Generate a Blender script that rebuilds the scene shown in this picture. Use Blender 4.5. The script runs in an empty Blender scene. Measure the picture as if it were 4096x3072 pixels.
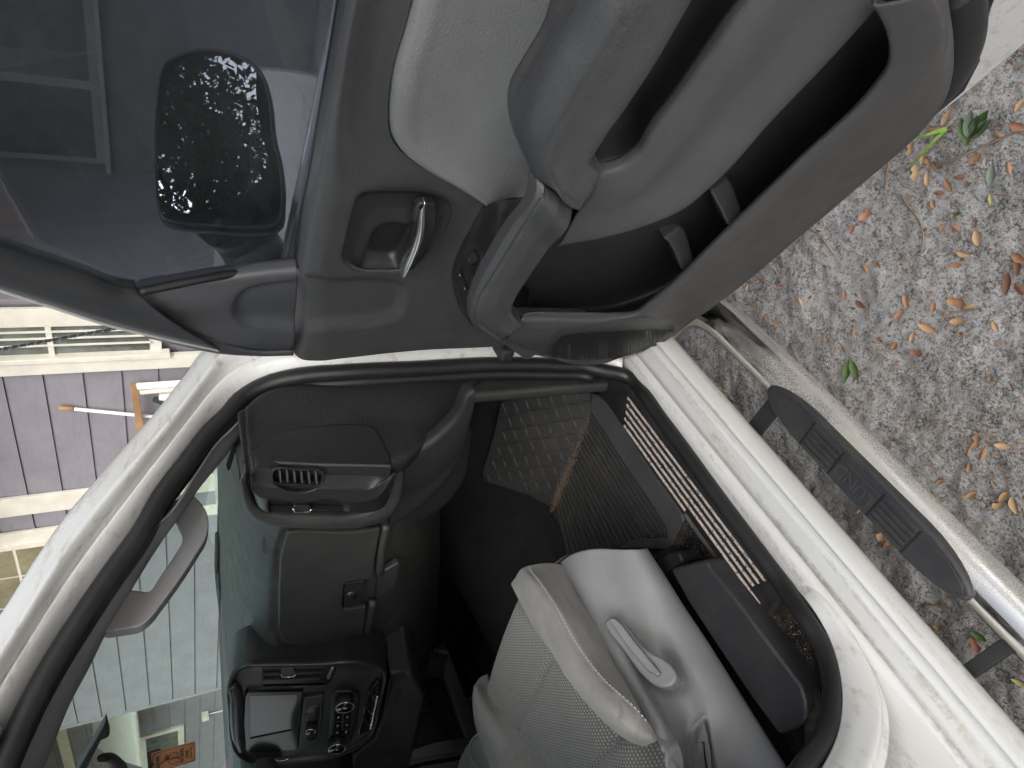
import bpy, bmesh, math, random
import numpy as np
from mathutils import Vector, Matrix, noise as mnoise

random.seed(7); np.random.seed(7)
SC = bpy.context.scene
COL = SC.collection
RAD = math.radians

# ------------------------------------------------------------------ camera (24 mm phone lens, held sideways)
FPX = 2841.0
_n = np.array([402, 5282, 2841.]); _n /= np.linalg.norm(_n)
_x = np.array([2867, -1670, 2841.]); _x -= _n * (_x @ _n); _x /= np.linalg.norm(_x)
RM = np.array([_x, np.cross(-_n, _x), -_n])          # world axes in camera (right, down, forward) terms
CAM = np.array([0, 0, 1.57])
cam_data = bpy.data.cameras.new('camera'); cam = bpy.data.objects.new('camera', cam_data); COL.objects.link(cam)
cam_data.sensor_width = 36.0; cam_data.sensor_fit = 'HORIZONTAL'; cam_data.lens = FPX / 4096 * 36
cam_data.clip_start = 0.02; cam_data.clip_end = 500
_r, _u, _b = RM[:, 1], RM[:, 0], -RM[:, 2]
cam.matrix_world = Matrix(((_r[0], _u[0], _b[0], CAM[0]), (_r[1], _u[1], _b[1], CAM[1]), (_r[2], _u[2], _b[2], CAM[2]), (0, 0, 0, 1)))
SC.camera = cam

# ------------------------------------------------------------------ sky, sun, exposure (bright overcast)
SUN_EL, SUN_AZ = RAD(36), RAD(222)
world = bpy.data.worlds.new('World'); SC.world = world; world.use_nodes = True
wn = world.node_tree; wn.nodes.clear()
sky = wn.nodes.new('ShaderNodeTexSky'); sky.sky_type = 'NISHITA'; sky.sun_disc = False
sky.sun_elevation = SUN_EL; sky.sun_rotation = SUN_AZ; sky.air_density = 1.0; sky.dust_density = 4.0; sky.ozone_density = 1.0
hs = wn.nodes.new('ShaderNodeHueSaturation'); hs.inputs['Saturation'].default_value = 0.35
bg = wn.nodes.new('ShaderNodeBackground'); bg.inputs['Strength'].default_value = 0.15
wo = wn.nodes.new('ShaderNodeOutputWorld')
wn.links.new(sky.outputs[0], hs.inputs['Color']); wn.links.new(hs.outputs[0], bg.inputs[0]); wn.links.new(bg.outputs[0], wo.inputs[0])
sl = bpy.data.lights.new('sun', 'SUN'); sl.energy = 1.5; sl.angle = RAD(40); sl.color = (1, .98, .95)
so = bpy.data.objects.new('sun', sl); COL.objects.link(so)
_sd = Vector((math.sin(SUN_AZ) * math.cos(SUN_EL), math.cos(SUN_AZ) * math.cos(SUN_EL), math.sin(SUN_EL)))
so.rotation_euler = _sd.to_track_quat('Z', 'Y').to_euler(); so.location = (-3, -6, 9)
vs = SC.view_settings; vs.view_transform = 'Standard'; vs.look = 'None'; vs.gamma = 1; vs.use_curve_mapping = False
vs.exposure = 0.90
SC.cycles.max_bounces = 8; SC.cycles.use_adaptive_sampling = True; SC.cycles.adaptive_threshold = .03; SC.cycles.transparent_max_bounces = 16

# ------------------------------------------------------------------ pixel -> place helpers (photo pixels, 4096 x 3072)
REG = dict(V=(0, 0, 1.8517), A=(0, 0, .8439), B=(1100, 0, .9044), C=(2000, 0, .9476), E=(0, 1100, .6631), G=(0, 2100, .586),
           H=(850, 1400, .5424), I=(850, 2200, .5256), J=(1800, 1350, .5725), K=(1700, 2000, .6462), L=(2500, 2000, .7215),
           M=(2600, 1100, .6763), N=(3000, 0, .663), O=(850, 2550, .3391), Q=(900, 1650, .3617), S=(1300, 700, .3315), T=(1750, 750, .3919),
           W=(2400, 1500, .3014))
def fp(r, x, y):
    a, b, s = REG[r]; return (a + x * s, b + y * s)
def ray(p): return RM @ np.array([1536 - p[1], p[0] - 2048, FPX])
def on(p, p0, nn):
    d = ray(p); nn = np.array(nn, float); t = ((np.array(p0, float) - CAM) @ nn) / (d @ nn); return CAM + t * d
def aX(p, v): return on(p, (v, 0, 0), (1, 0, 0))
def aY(p, v): return on(p, (0, v, 0), (0, 1, 0))
def aZ(p, v): return on(p, (0, 0, v), (0, 0, 1))
def proj(P):
    c = (np.asarray(P).reshape(-1, 3) - CAM) @ RM; return np.stack([c[:, 1] / c[:, 2] * FPX + 2048, 1536 - c[:, 0] / c[:, 2] * FPX], 1)
def cX(r, pts, v=None): return np.array([aX(fp(r, *q[:2]), q[2] if v is None else v) for q in pts])
def cY(r, pts, v=None): return np.array([aY(fp(r, *q[:2]), q[2] if v is None else v) for q in pts])
def cZ(r, pts, v=None): return np.array([aZ(fp(r, *q[:2]), q[2] if v is None else v) for q in pts])
# open door: hinge line, direction along the door, inner-face normal
TH = RAD(64.5); DH = np.array([.97, .78, 0]); DD = np.array([-math.cos(TH), -math.sin(TH), 0]); DN = np.array([-math.sin(TH), math.cos(TH), 0])
def dP(s, z, w): return DH + DD * s + DN * w + np.array([0, 0, z])
def aD(p, w=0.): return on(p, DH + DN * w, DN)
def cD(r, pts, w=None): return np.array([aD(fp(r, *q[:2]), q[2] if w is None else w) for q in pts])
def dL(P):                       # world -> door (s, z, w)
    P = np.asarray(P) - DH; return np.stack([P @ DD, P[..., 2], P @ DN], -1)

# ------------------------------------------------------------------ mesh helpers
ORG = {}
def tag(o, label=None, cat=None, group=None, kind=None):
    if label: o['label'] = label
    if cat: o['category'] = cat
    if group: o['group'] = group
    if kind: o['kind'] = kind
    return o
def empty(name, loc, label, cat, group=None):
    o = bpy.data.objects.new(name, None); COL.objects.link(o); o.location = loc; o.empty_display_size = .1
    ORG[o.name] = np.array(loc, float); return tag(o, label, cat, group)
def link(name, me, mat, parent=None, org=None, smooth=False):
    o = bpy.data.objects.new(name, me); COL.objects.link(o)
    if mat: me.materials.append(mat)
    if parent is not None: o.parent = parent; ORG[o.name] = ORG[parent.name]
    else:
        ORG[o.name] = np.array(org if org is not None else (0, 0, 0), float); o.location = ORG[o.name]
    if smooth: me.polygons.foreach_set('use_smooth', [True] * len(me.polygons))
    return o
def mk(name, V, Fc, mat, parent=None, smooth=False, org=None, bevel=0, seg=2, thick=0, sub=0, angle=None):
    V = np.asarray(V, float)
    base = ORG[parent.name] if parent is not None else np.array(org if org is not None else (0, 0, 0), float)
    me = bpy.data.meshes.new(name); me.from_pydata([tuple(v) for v in (V - base)], [], [tuple(int(i) for i in f) for f in Fc]); me.update()
    o = link(name, me, mat, parent, base if parent is None else None, smooth)
    if thick:
        m = o.modifiers.new('s', 'SOLIDIFY'); m.thickness = thick; m.offset = -1
    if bevel:
        m = o.modifiers.new('b', 'BEVEL'); m.width = bevel; m.segments = seg; m.limit_method = 'ANGLE'; m.angle_limit = RAD(35); m.harden_normals = False
        me.polygons.foreach_set('use_smooth', [True] * len(me.polygons))
        w = o.modifiers.new('w', 'WEIGHTED_NORMAL'); w.keep_sharp = False
    if sub:
        m = o.modifiers.new('u', 'SUBSURF'); m.levels = m.render_levels = sub
    return o
def cr(P, n, closed=False):
    """smooth resample through the points (Catmull-Rom, chord length)"""
    P = np.asarray(P, float)
    if len(P) == 2: return P[0] + (P[1] - P[0]) * np.linspace(0, 1, n)[:, None]
    if closed: P = np.vstack([P, P[:1]])
    L = np.r_[0, np.cumsum(np.linalg.norm(np.diff(P, axis=0), axis=1) + 1e-9)]
    m = np.zeros_like(P); h = np.diff(L)
    sl_ = np.diff(P, axis=0) / h[:, None]
    m[1:-1] = (sl_[:-1] * h[1:, None] + sl_[1:] * h[:-1, None]) / (h[:-1] + h[1:])[:, None]
    m[0], m[-1] = sl_[0], sl_[-1]
    if closed: m[0] = m[-1] = (sl_[0] * h[-1] + sl_[-1] * h[0]) / (h[0] + h[-1])
    t = np.linspace(0, L[-1], n + 1)[:-1] if closed else np.linspace(0, L[-1], n)
    i = np.clip(np.searchsorted(L, t, 'right') - 1, 0, len(h) - 1); u = ((t - L[i]) / h[i])[:, None]; hh = h[i][:, None]
    return ((2*u**3 - 3*u**2 + 1) * P[i] + (u**3 - 2*u**2 + u) * hh * m[i] + (-2*u**3 + 3*u**2) * P[i+1] + (u**3 - u**2) * hh * m[i+1])
def loft(curves, nu, nv, lin=False):
    R = np.array([cr(c, nu) for c in curves])                       # (k, nu, 3)
    out = np.zeros((nv, nu, 3))
    if lin or len(curves) == 2:
        t = np.linspace(0, len(curves) - 1, nv); i = np.minimum(t.astype(int), len(curves) - 2); f = (t - i)[:, None, None]
        return R[i] * (1 - f) + R[i + 1] * f
    for j in range(nu): out[:, j] = cr(R[:, j], nv)
    return out
def grid(name, Gd, mat, parent=None, thick=.004, smooth=True, face=True, org=None, closed_u=False):
    nv, nu = Gd.shape[:2]; V = Gd.reshape(-1, 3); Fc = []
    for a in range(nv - 1):
        for b in range(nu - (0 if closed_u else 1)):
            b2 = (b + 1) % nu; Fc.append((a*nu + b, a*nu + b2, (a+1)*nu + b2, (a+1)*nu + b))
    Fa = np.array(Fc)
    nr = np.cross(V[Fa[:, 1]] - V[Fa[:, 0]], V[Fa[:, 3]] - V[Fa[:, 0]]); ce = V[Fa].mean(1)
    if face and (nr * (CAM - ce)).sum() < 0: Fa = Fa[:, ::-1]
    return mk(name, V, Fa, mat, parent, smooth, org, thick=thick)
def sdf(pts, poly):
    """signed distance (px), negative inside"""
    poly = np.asarray(poly, float); d = np.full(len(pts), 1e9); ins = np.zeros(len(pts), bool); n = len(poly)
    for i in range(n):
        a, b = poly[i], poly[(i + 1) % n]; e = b - a; w = pts - a
        q = w - e * np.clip((w @ e) / (e @ e), 0, 1)[:, None]; d = np.minimum(d, (q * q).sum(1))
        c1 = (a[1] <= pts[:, 1]) != (b[1] <= pts[:, 1])
        with np.errstate(divide='ignore', invalid='ignore'):
            xx = a[0] + (pts[:, 1] - a[1]) / (b[1] - a[1]) * (b[0] - a[0])
        ins ^= c1 & (pts[:, 0] < xx)
    d = np.sqrt(d); return np.where(ins, -d, d)
def dline(pts, ln):
    d = np.full(len(pts), 1e9); ln = np.asarray(ln, float)
    for a, b in zip(ln[:-1], ln[1:]):
        e = b - a; w = pts - a; q = w - e * np.clip((w @ e) / (e @ e), 0, 1)[:, None]; d = np.minimum(d, (q * q).sum(1))
    return np.sqrt(d)
def sst(x): x = np.clip(x, 0, 1); return x * x * (3 - 2 * x)
def dent(Gd, r, poly, vec, soft=20):
    """push the grid along vec inside an outline (soft edge, photo px)"""
    sh = Gd.shape; P = Gd.reshape(-1, 3); k = sst(.5 - sdf(proj(P), [fp(r, *q) for q in cr(np.array(poly, float), 6*len(poly), True)]) / (2 * soft))
    return (P + k[:, None] * np.array(vec)).reshape(sh)
def trench(Gd, r, ln, vec, wd=8):
    sh = Gd.shape; P = Gd.reshape(-1, 3); k = np.exp(-(dline(proj(P), [fp(r, *q) for q in ln]) / wd) ** 2)
    return (P + k[:, None] * np.array(vec)).reshape(sh)
def slab(name, out, vec, mat, parent=None, bevel=.002, seg=2, org=None, n=0, closed=True):
    """an outline given real thickness"""
    P = np.asarray(out, float)
    if n: P = cr(P, n, True)
    k = len(P); vec = np.array(vec, float); V = np.vstack([P, P + vec])
    nr = np.zeros(3)
    for i in range(k): nr += np.cross(P[i], P[(i + 1) % k])
    idx = list(range(k))
    top = idx if nr @ vec < 0 else idx[::-1]
    Fc = [top, [k + i for i in top[::-1]]]
    for i in range(k):
        a, b = top[i], top[(i + 1) % k]; Fc.append([b, a, k + a, k + b])
    return mk(name, V, Fc, mat, parent, org=org, bevel=bevel, seg=seg)
def tube(name, P, r, mat, parent=None, seg=12, n=0, up=None, flat=1., org=None, caps=True):
    """round or flattened bar along a path; r scalar or per point"""
    P = np.asarray(P, float)
    rr = np.atleast_1d(np.array(r, float))
    if n:
        rr = np.interp(np.linspace(0, 1, n), np.linspace(0, 1, len(rr)), rr) if len(rr) > 1 else rr; P = cr(P, n)
    if len(rr) == 1: rr = np.full(len(P), rr[0])
    T = np.gradient(P, axis=0); T /= np.linalg.norm(T, axis=1)[:, None] + 1e-12
    u0 = np.array(up if up is not None else (0, 0, 1.), float); V = []
    for i in range(len(P)):
        a = np.cross(T[i], u0)
        if np.linalg.norm(a) < 1e-4: a = np.cross(T[i], (1, .1, 0))
        a /= np.linalg.norm(a); b = np.cross(a, T[i])
        for k in range(seg):
            t = 2 * math.pi * k / seg; V.append(P[i] + rr[i] * (math.cos(t) * a * flat + math.sin(t) * b))
    m = len(P); Fc = []
    for i in range(m - 1):
        for k in range(seg): Fc.append((i*seg + k, i*seg + (k+1) % seg, (i+1)*seg + (k+1) % seg, (i+1)*seg + k))
    if caps: Fc.append(tuple(range(seg))[::-1]); Fc.append(tuple((m-1)*seg + k for k in range(seg)))
    return mk(name, V, Fc, mat, parent, True, org)
def boxm(name, c, size, mat, parent=None, rot=None, bevel=.003, org=None, seg=2):
    h = np.array(size) / 2; V = np.array([(x, y, z) for x in (-1, 1) for y in (-1, 1) for z in (-1, 1)]) * h
    if rot is not None: V = V @ np.array(rot).T
    V = V + np.array(c)
    Fc = [(0, 1, 3, 2), (4, 6, 7, 5), (0, 4, 5, 1), (2, 3, 7, 6), (0, 2, 6, 4), (1, 5, 7, 3)]
    return mk(name, V, Fc, mat, parent, org=org, bevel=bevel, seg=seg)
def bar(name, a, b, w, h, mat, parent=None, up=(0, 0, 1), bevel=.002, org=None):
    a, b = np.array(a, float), np.array(b, float); t = b - a; L = np.linalg.norm(t); t /= L
    sd = np.cross(t, up); sd /= np.linalg.norm(sd); u = np.cross(sd, t)
    return boxm(name, (a + b) / 2, (L, w, h), mat, parent, np.array([t, sd, u]).T, bevel, org)
def prof(name, prf, x0, x1, nx, mat, parent=None, thick=0.003, wob=0):
    """a profile in (Y, z) run along the truck"""
    xs = np.linspace(x0, x1, nx); Gd = np.zeros((len(prf), nx, 3))
    for i, (y, z) in enumerate(prf): Gd[i, :, 0] = xs; Gd[i, :, 1] = y; Gd[i, :, 2] = z
    return grid(name, Gd, mat, parent, thick=thick)
def text(name, body, size, depth, mat, parent, origin, ax, ay, center=True, org=None, bold=False):
    cu = bpy.data.curves.new(name, 'FONT'); cu.body = body; cu.size = size; cu.extrude = depth; cu.resolution_u = 3
    cu.align_x = 'CENTER' if center else 'LEFT'; cu.align_y = 'CENTER'
    if bold: cu.offset = size * .012
    t = bpy.data.objects.new('t', cu); COL.objects.link(t)
    me = bpy.data.meshes.new_from_object(t.evaluated_get(bpy.context.evaluated_depsgraph_get())); bpy.data.objects.remove(t)
    ax, ay = np.array(ax, float), np.array(ay, float); ax /= np.linalg.norm(ax); ay -= ax * (ay @ ax); ay /= np.linalg.norm(ay); az = np.cross(ax, ay)
    base = ORG[parent.name] if parent is not None else np.array(org)
    o0 = np.array(origin, float) - base
    for v in me.vertices:
        c = np.array(v.co); v.co = Vector(o0 + ax * c[0] + ay * c[1] + az * c[2])
    me.name = name; me.materials.clear()
    return link(name, me, mat, parent, base if parent is None else None)

# ------------------------------------------------------------------ materials
def nodes(m): m.use_nodes = True; return m.node_tree, m.node_tree.nodes, m.node_tree.links, m.node_tree.nodes['Principled BSDF']
def ramp(nt, fac, stops):
    r = nt.nodes.new('ShaderNodeValToRGB'); nt.links.new(fac, r.inputs[0]); e = r.color_ramp.elements
    while len(e) < len(stops): e.new(.5)
    for k, (p, c) in zip(e, stops): k.position = p; k.color = (*c, 1) if len(c) == 3 else c
    return r.outputs[0]
def tex(nt, kind, scale, detail=4, rough=.55, vec=None, stretch=None, dist=0):
    co = nt.nodes.new('ShaderNodeTexCoord').outputs['Object'] if vec is None else vec
    if stretch:
        mp = nt.nodes.new('ShaderNodeMapping'); mp.inputs['Scale'].default_value = stretch; nt.links.new(co, mp.inputs[0]); co = mp.outputs[0]
    if kind == 'noise':
        t = nt.nodes.new('ShaderNodeTexNoise'); t.inputs['Detail'].default_value = detail; t.inputs['Roughness'].default_value = rough; t.inputs['Distortion'].default_value = dist
    else:
        t = nt.nodes.new('ShaderNodeTexVoronoi'); t.feature = kind
    t.inputs['Scale'].default_value = scale; nt.links.new(co, t.inputs['Vector']); return t.outputs[0]
def mixc(nt, fac, a, b):
    m = nt.nodes.new('ShaderNodeMix'); m.data_type = 'RGBA'
    for s, v in ((m.inputs[0], fac), (m.inputs[6], a), (m.inputs[7], b)):
        if hasattr(v, 'links'): nt.links.new(v, s)
        else: s.default_value = v if isinstance(v, float) else (*v, 1)
    return m.outputs[2]
def mathn(nt, op, a, b=0.):
    m = nt.nodes.new('ShaderNodeMath'); m.operation = op
    for s, v in zip(m.inputs, (a, b)):
        if hasattr(v, 'links'): nt.links.new(v, s)
        else: s.default_value = v
    return m.outputs[0]
def bump(nt, P, h, st, dist=.001):
    b = nt.nodes.new('ShaderNodeBump'); b.inputs['Strength'].default_value = st; b.inputs['Distance'].default_value = dist
    nt.links.new(h, b.inputs['Height']); nt.links.new(b.outputs[0], P.inputs['Normal'])
MATS = {}
def plastic(name, c, rough=.5, grain=0, gscale=420, dust=0, dustc=(.3, .28, .25), spec=.5, var=.12, metal=0):
    """moulded trim: slight tone drift, leather grain, dust specks"""
    if name in MATS: return MATS[name]
    m = bpy.data.materials.new(name); nt, N, Lk, P = nodes(m); MATS[name] = m
    n1 = tex(nt, 'noise', 7, 5); c = np.array(c)
    col = ramp(nt, n1, [(.3, tuple(c * (1 - var))), (.7, tuple(c * (1 + var)))])
    if dust:
        d1 = tex(nt, 'noise', 16, 9, .7); d2 = tex(nt, 'noise', 420, 3, .6)
        k = mathn(nt, 'MULTIPLY', ramp(nt, d1, [(.48, (0, 0, 0)), (.78, (1, 1, 1))]), ramp(nt, d2, [(.5, (.25, .25, .25)), (.68, (1, 1, 1))]))
        col = mixc(nt, mathn(nt, 'MULTIPLY', k, float(dust)), col, dustc)
    Lk.new(col, P.inputs['Base Color'])
    rr = ramp(nt, tex(nt, 'noise', 22, 6), [(.3, (rough * .88,) * 3), (.75, (min(1, rough * 1.15),) * 3)]); Lk.new(rr, P.inputs['Roughness'])
    P.inputs['Specular IOR Level'].default_value = spec; P.inputs['Metallic'].default_value = metal
    if grain:
        v = tex(nt, 'SMOOTH_F1', gscale); bump(nt, P, v, grain, .0012)
    return m
def emit(name, c, s):
    m = bpy.data.materials.new(name); nt, N, Lk, P = nodes(m); P.inputs['Base Color'].default_value = (*c, 1)
    P.inputs['Emission Color'].default_value = (*c, 1); P.inputs['Emission Strength'].default_value = s; return m
def glassm(name, tint, gain=1., dusty=0., rough=0.):
    m = bpy.data.materials.new(name); nt, N, Lk, P = nodes(m); N.remove(P); out = N['Material Output']
    t = N.new('ShaderNodeBsdfTransparent'); t.inputs[0].default_value = (*tint, 1)
    g = N.new('ShaderNodeBsdfGlossy'); g.inputs['Roughness'].default_value = rough
    f = N.new('ShaderNodeLayerWeight'); f.inputs[0].default_value = .5          # thin sheet: Schlick, same from both sides
    mx = N.new('ShaderNodeMixShader'); k = mathn(nt, 'ADD', mathn(nt, 'MULTIPLY', mathn(nt, 'POWER', f.outputs['Facing'], 5.), .95), .045 * gain)
    Lk.new(k, mx.inputs[0]); Lk.new(t.outputs[0], mx.inputs[1]); Lk.new(g.outputs[0], mx.inputs[2])
    if dusty:  # thin blue-grey diffuse veil mixed in for dirt and haze on the pane
        d = N.new('ShaderNodeBsdfDiffuse'); d.inputs[0].default_value = (.5, .52, .55, 1); m2 = N.new('ShaderNodeMixShader')
        Lk.new(mathn(nt, 'MULTIPLY', ramp(nt, tex(nt, 'noise', 9, 6, .6), [(.3, (.5, .5, .5)), (.75, (1, 1, 1))]), dusty), m2.inputs[0]); Lk.new(mx.outputs[0], m2.inputs[1]); Lk.new(d.outputs[0], m2.inputs[2]); Lk.new(m2.outputs[0], out.inputs[0])
    else: Lk.new(mx.outputs[0], out.inputs[0])
    return m

def white_paint():
    m = bpy.data.materials.new('white_paint'); nt, N, Lk, P = nodes(m)
    a = tex(nt, 'noise', 9, 8, .65); b = tex(nt, 'noise', 70, 6, .7); c = tex(nt, 'noise', 330, 2)
    base = ramp(nt, tex(nt, 'noise', 3, 3), [(.3, (.60, .605, .59)), (.7, (.67, .67, .655))])
    k = mathn(nt, 'MULTIPLY', ramp(nt, a, [(.52, (0, 0, 0)), (.75, (1, 1, 1))]), ramp(nt, b, [(.45, (.1, .1, .1)), (.66, (1, 1, 1))]))
    col = mixc(nt, mathn(nt, 'MULTIPLY', k, .55), base, (.40, .36, .27))
    sk = mathn(nt, 'MULTIPLY', ramp(nt, tex(nt, 'noise', 55, 5, .6, stretch=(.05, 1, 1)), [(.52, (0, 0, 0)), (.66, (1, 1, 1))]), ramp(nt, b, [(.38, (0, 0, 0)), (.62, (1, 1, 1))]))
    col = mixc(nt, mathn(nt, 'MULTIPLY', sk, .75), col, (.36, .32, .24))
    sp = ramp(nt, tex(nt, 'F1', 90), [(.02, (1, 1, 1)), (.07, (0, 0, 0))]); sp = mathn(nt, 'MULTIPLY', sp, ramp(nt, a, [(.5, (0, 0, 0)), (.6, (1, 1, 1))]))
    col = mixc(nt, mathn(nt, 'MULTIPLY', sp, .8), col, (.1, .09, .07))
    Lk.new(col, P.inputs['Base Color'])
    Lk.new(ramp(nt, k, [(0, (.22,) * 3), (.8, (.6,) * 3)]), P.inputs['Roughness']); P.inputs['Coat Weight'].default_value = .4; P.inputs['Coat Roughness'].default_value = .12
    bump(nt, P, c, .06, .0006); return m
WHITE = white_paint()
BLACK = plastic('black_trim', (.018, .018, .019), .6, .35, 430, dust=.10)
DOORT = plastic('door_trim', (.056, .058, .060), .47, .35, 430, dust=.22, dustc=(.22, .21, .19))
INSERT = plastic('grey_insert', (.185, .189, .190), .5, .4, 380)
ARM = plastic('armrest_vinyl', (.060, .062, .064), .46, .5, 340, dust=.30)
LOWER = plastic('lower_insert', (.085, .086, .087), .55, .3, 480)
DARKP = plastic('pocket_black', (.022, .0225, .024), .55, .3, 430)
SMOOTHB = plastic('smooth_black', (.018, .018, .02), .32, 0, dust=.25)
PIANO = plastic('gloss_black', (.008, .008, .009), .14, 0, spec=.6)
RUBBER = plastic('rubber_seal', (.012, .012, .013), .42, .1, 500, dust=.08)
MATR = plastic('mat_rubber', (.030, .030, .030), .68, .15, 300, dust=.45, dustc=(.12, .11, .10))
MATB = plastic('mat_border', (.06, .06, .062), .5, .1, 300, dust=.35, dustc=(.2, .18, .15))
CARPET = plastic('carpet', (.019, .019, .020), .95, .8, 900, dust=.25, dustc=(.16, .13, .09), spec=.1)
CARPETD = plastic('dusty_carpet', (.02, .019, .018), .95, .8, 700, dust=.9, dustc=(.26, .21, .15), spec=.1)
SEATP = plastic('seat_plastic', (.25, .254, .26), .45, .45, 360, dust=.10)
GREYP = plastic('grey_pillar', (.165, .165, .168), .55, .2, 480)
DASH = plastic('dash_skin', (.034, .035, .035), .50, .45, 400, dust=.22, dustc=(.22, .22, .20))
PAD = plastic('step_pad_rubber', (.030, .031, .033), .55, .2, 400, dust=.25)
CHROME = plastic('chrome', (.95, .95, .93), .22, 0, var=.03, metal=1)
ICON = plastic('icon_white', (.75, .76, .78), .5)
def steel():
    m = bpy.data.materials.new('polished_steel'); nt, N, Lk, P = nodes(m)
    a = tex(nt, 'noise', 8, 8, .6, stretch=(.4, 1, 1)); b = tex(nt, 'F1', 260)
    k = mathn(nt, 'MULTIPLY', ramp(nt, a, [(.42, (0, 0, 0)), (.62, (1, 1, 1))]), ramp(nt, b, [(.15, (1, 1, 1)), (.5, (.6, .6, .6))]))
    Lk.new(mixc(nt, k, (.88, .86, .82), (.50, .47, .42)), P.inputs['Base Color'])
    Lk.new(ramp(nt, k, [(0, (1, 1, 1)), (1, (.25, .25, .25))]), P.inputs['Metallic']); Lk.new(ramp(nt, k, [(0, (.12,) * 3), (1, (.45,) * 3)]), P.inputs['Roughness']); return m
STEEL = steel()
def fabric(name, c, woven=False):
    m = bpy.data.materials.new(name); nt, N, Lk, P = nodes(m); c = np.array(c)
    co = nt.nodes.new('ShaderNodeTexCoord').outputs['Object']
    if woven:      # short pale dashes in offset rows
        br = nt.nodes.new('ShaderNodeTexBrick'); nt.links.new(co, br.inputs['Vector'])
        br.inputs['Scale'].default_value = 1; br.inputs['Brick Width'].default_value = .0064; br.inputs['Row Height'].default_value = .0052
        br.inputs['Mortar Size'].default_value = .0014; br.inputs['Mortar Smooth'].default_value = .4; br.offset = .5
        br.inputs['Color1'].default_value = (*(c * 1.6), 1); br.inputs['Color2'].default_value = (*(c * 1.35), 1); br.inputs['Mortar'].default_value = (*(c * .62), 1)
        col = br.outputs[0]; h = mathn(nt, 'SUBTRACT', 1., br.outputs[1])
        col = mixc(nt, mathn(nt, 'MULTIPLY', ramp(nt, tex(nt, 'noise', 12, 6), [(.4, (0, 0, 0)), (.7, (1, 1, 1))]), .25), col, tuple(c * .7))
    else:
        w = nt.nodes.new('ShaderNodeTexWave'); nt.links.new(co, w.inputs['Vector']); w.inputs['Scale'].default_value = 190; w.bands_direction = 'DIAGONAL'; w.inputs['Distortion'].default_value = 1.5
        col = ramp(nt, tex(nt, 'noise', 14, 7, .65), [(.3, tuple(c * .82)), (.7, tuple(c * 1.15))]); h = w.outputs[1]
    Lk.new(col, P.inputs['Base Color']); P.inputs['Roughness'].default_value = .9; P.inputs['Specular IOR Level'].default_value = .2
    P.inputs['Sheen Weight'].default_value = .25; P.inputs['Sheen Roughness'].default_value = .5
    bump(nt, P, h, .5, .001); return m
FABW = fabric('woven_seat_cloth', (.235, .235, .222), True)
FAB = fabric('seat_cloth', (.255, .25, .238))
THREAD = plastic('thread', (.45, .45, .42), .8)
TINT = glassm('tinted_window', (.50, .525, .565), 1.2, .05)
WSHIELD = glassm('windshield_glass', (.74, .93, .85), .8)
PANE = None

# ================================================================== SETTING: ground
def soil():
    m = bpy.data.materials.new('sandy_soil'); nt, N, Lk, P = nodes(m)
    a = tex(nt, 'noise', 2.3, 5); g = tex(nt, 'noise', 150, 5, .72); v = tex(nt, 'F1', 260); f = tex(nt, 'noise', 480, 3, .7); w = tex(nt, 'noise', 20, 6, .65)
    dark = ramp(nt, w, [(.3, (.085, .077, .071)), (.7, (.16, .145, .135))])
    pale = ramp(nt, f, [(.3, (.33, .325, .32)), (.7, (.60, .595, .59))])
    k = mathn(nt, 'ADD', mathn(nt, 'MULTIPLY', g, .75), mathn(nt, 'MULTIPLY', f, .35)); k = mathn(nt, 'ADD', k, mathn(nt, 'MULTIPLY', w, .28)); k = mathn(nt, 'ADD', k, mathn(nt, 'MULTIPLY', a, .18))
    fac = ramp(nt, k, [(.665, (0, 0, 0)), (.81, (1, 1, 1))])
    co = nt.nodes.new('ShaderNodeTexCoord').outputs['Object']; sx = nt.nodes.new('ShaderNodeSeparateXYZ'); nt.links.new(co, sx.inputs[0])
    yard = ramp(nt, mathn(nt, 'MULTIPLY', sx.outputs[1], .1), [(.30, (0, 0, 0)), (.42, (1, 1, 1))])           # leaf-covered yard on the driver side
    lit = ramp(nt, tex(nt, 'F1', 14), [(.1, (.28, .17, .10)), (.4, (.16, .09, .055)), (.7, (.36, .27, .19))])
    Lk.new(mixc(nt, yard, mixc(nt, fac, dark, pale), lit), P.inputs['Base Color']); P.inputs['Roughness'].default_value = .95; P.inputs['Specular IOR Level'].default_value = .15
    bump(nt, P, k, .9, .006); return m
SOIL = soil()
_c = np.r_[np.linspace(-90, -2.4, 14), np.linspace(-2.2, -.75, 12), np.linspace(-.7, 1.75, 330), np.linspace(1.85, 3.4, 12), np.linspace(4, 120, 14)]
_d = np.r_[np.linspace(-90, -2.4, 14), np.linspace(-2.2, -.65, 12), np.linspace(-.6, 1.3, 260), np.linspace(1.4, 3.4, 12), np.linspace(4, 120, 14)]
def hgt(x, y):
    if not (-.72 < x < 1.77 and -.62 < y < 1.32): return 0.
    p = Vector((x, y, 0)); h = .016 * mnoise.noise(p * 4) + .010 * mnoise.noise(p * 13) + .0055 * mnoise.noise(p * 42 + Vector((3, 1, 0))) + .0032 * mnoise.noise(p * 110)
    e = min(x + .72, 1.77 - x, y + .62, 1.32 - y); return h * min(1, e * 8)
Gd = np.zeros((len(_d), len(_c), 3)); Gd[:, :, 0] = _c[None, :]; Gd[:, :, 1] = _d[:, None]
for i in range(26, 26 + 262):
    for j in range(26, 26 + 332):
        if i < len(_d) and j < len(_c): Gd[i, j, 2] = hgt(_c[j], _d[i])
ground = grid('ground', Gd, SOIL, thick=0, face=False); tag(ground, 'grey sandy soil strewn with leaves around the truck', 'ground', kind='structure')

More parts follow.
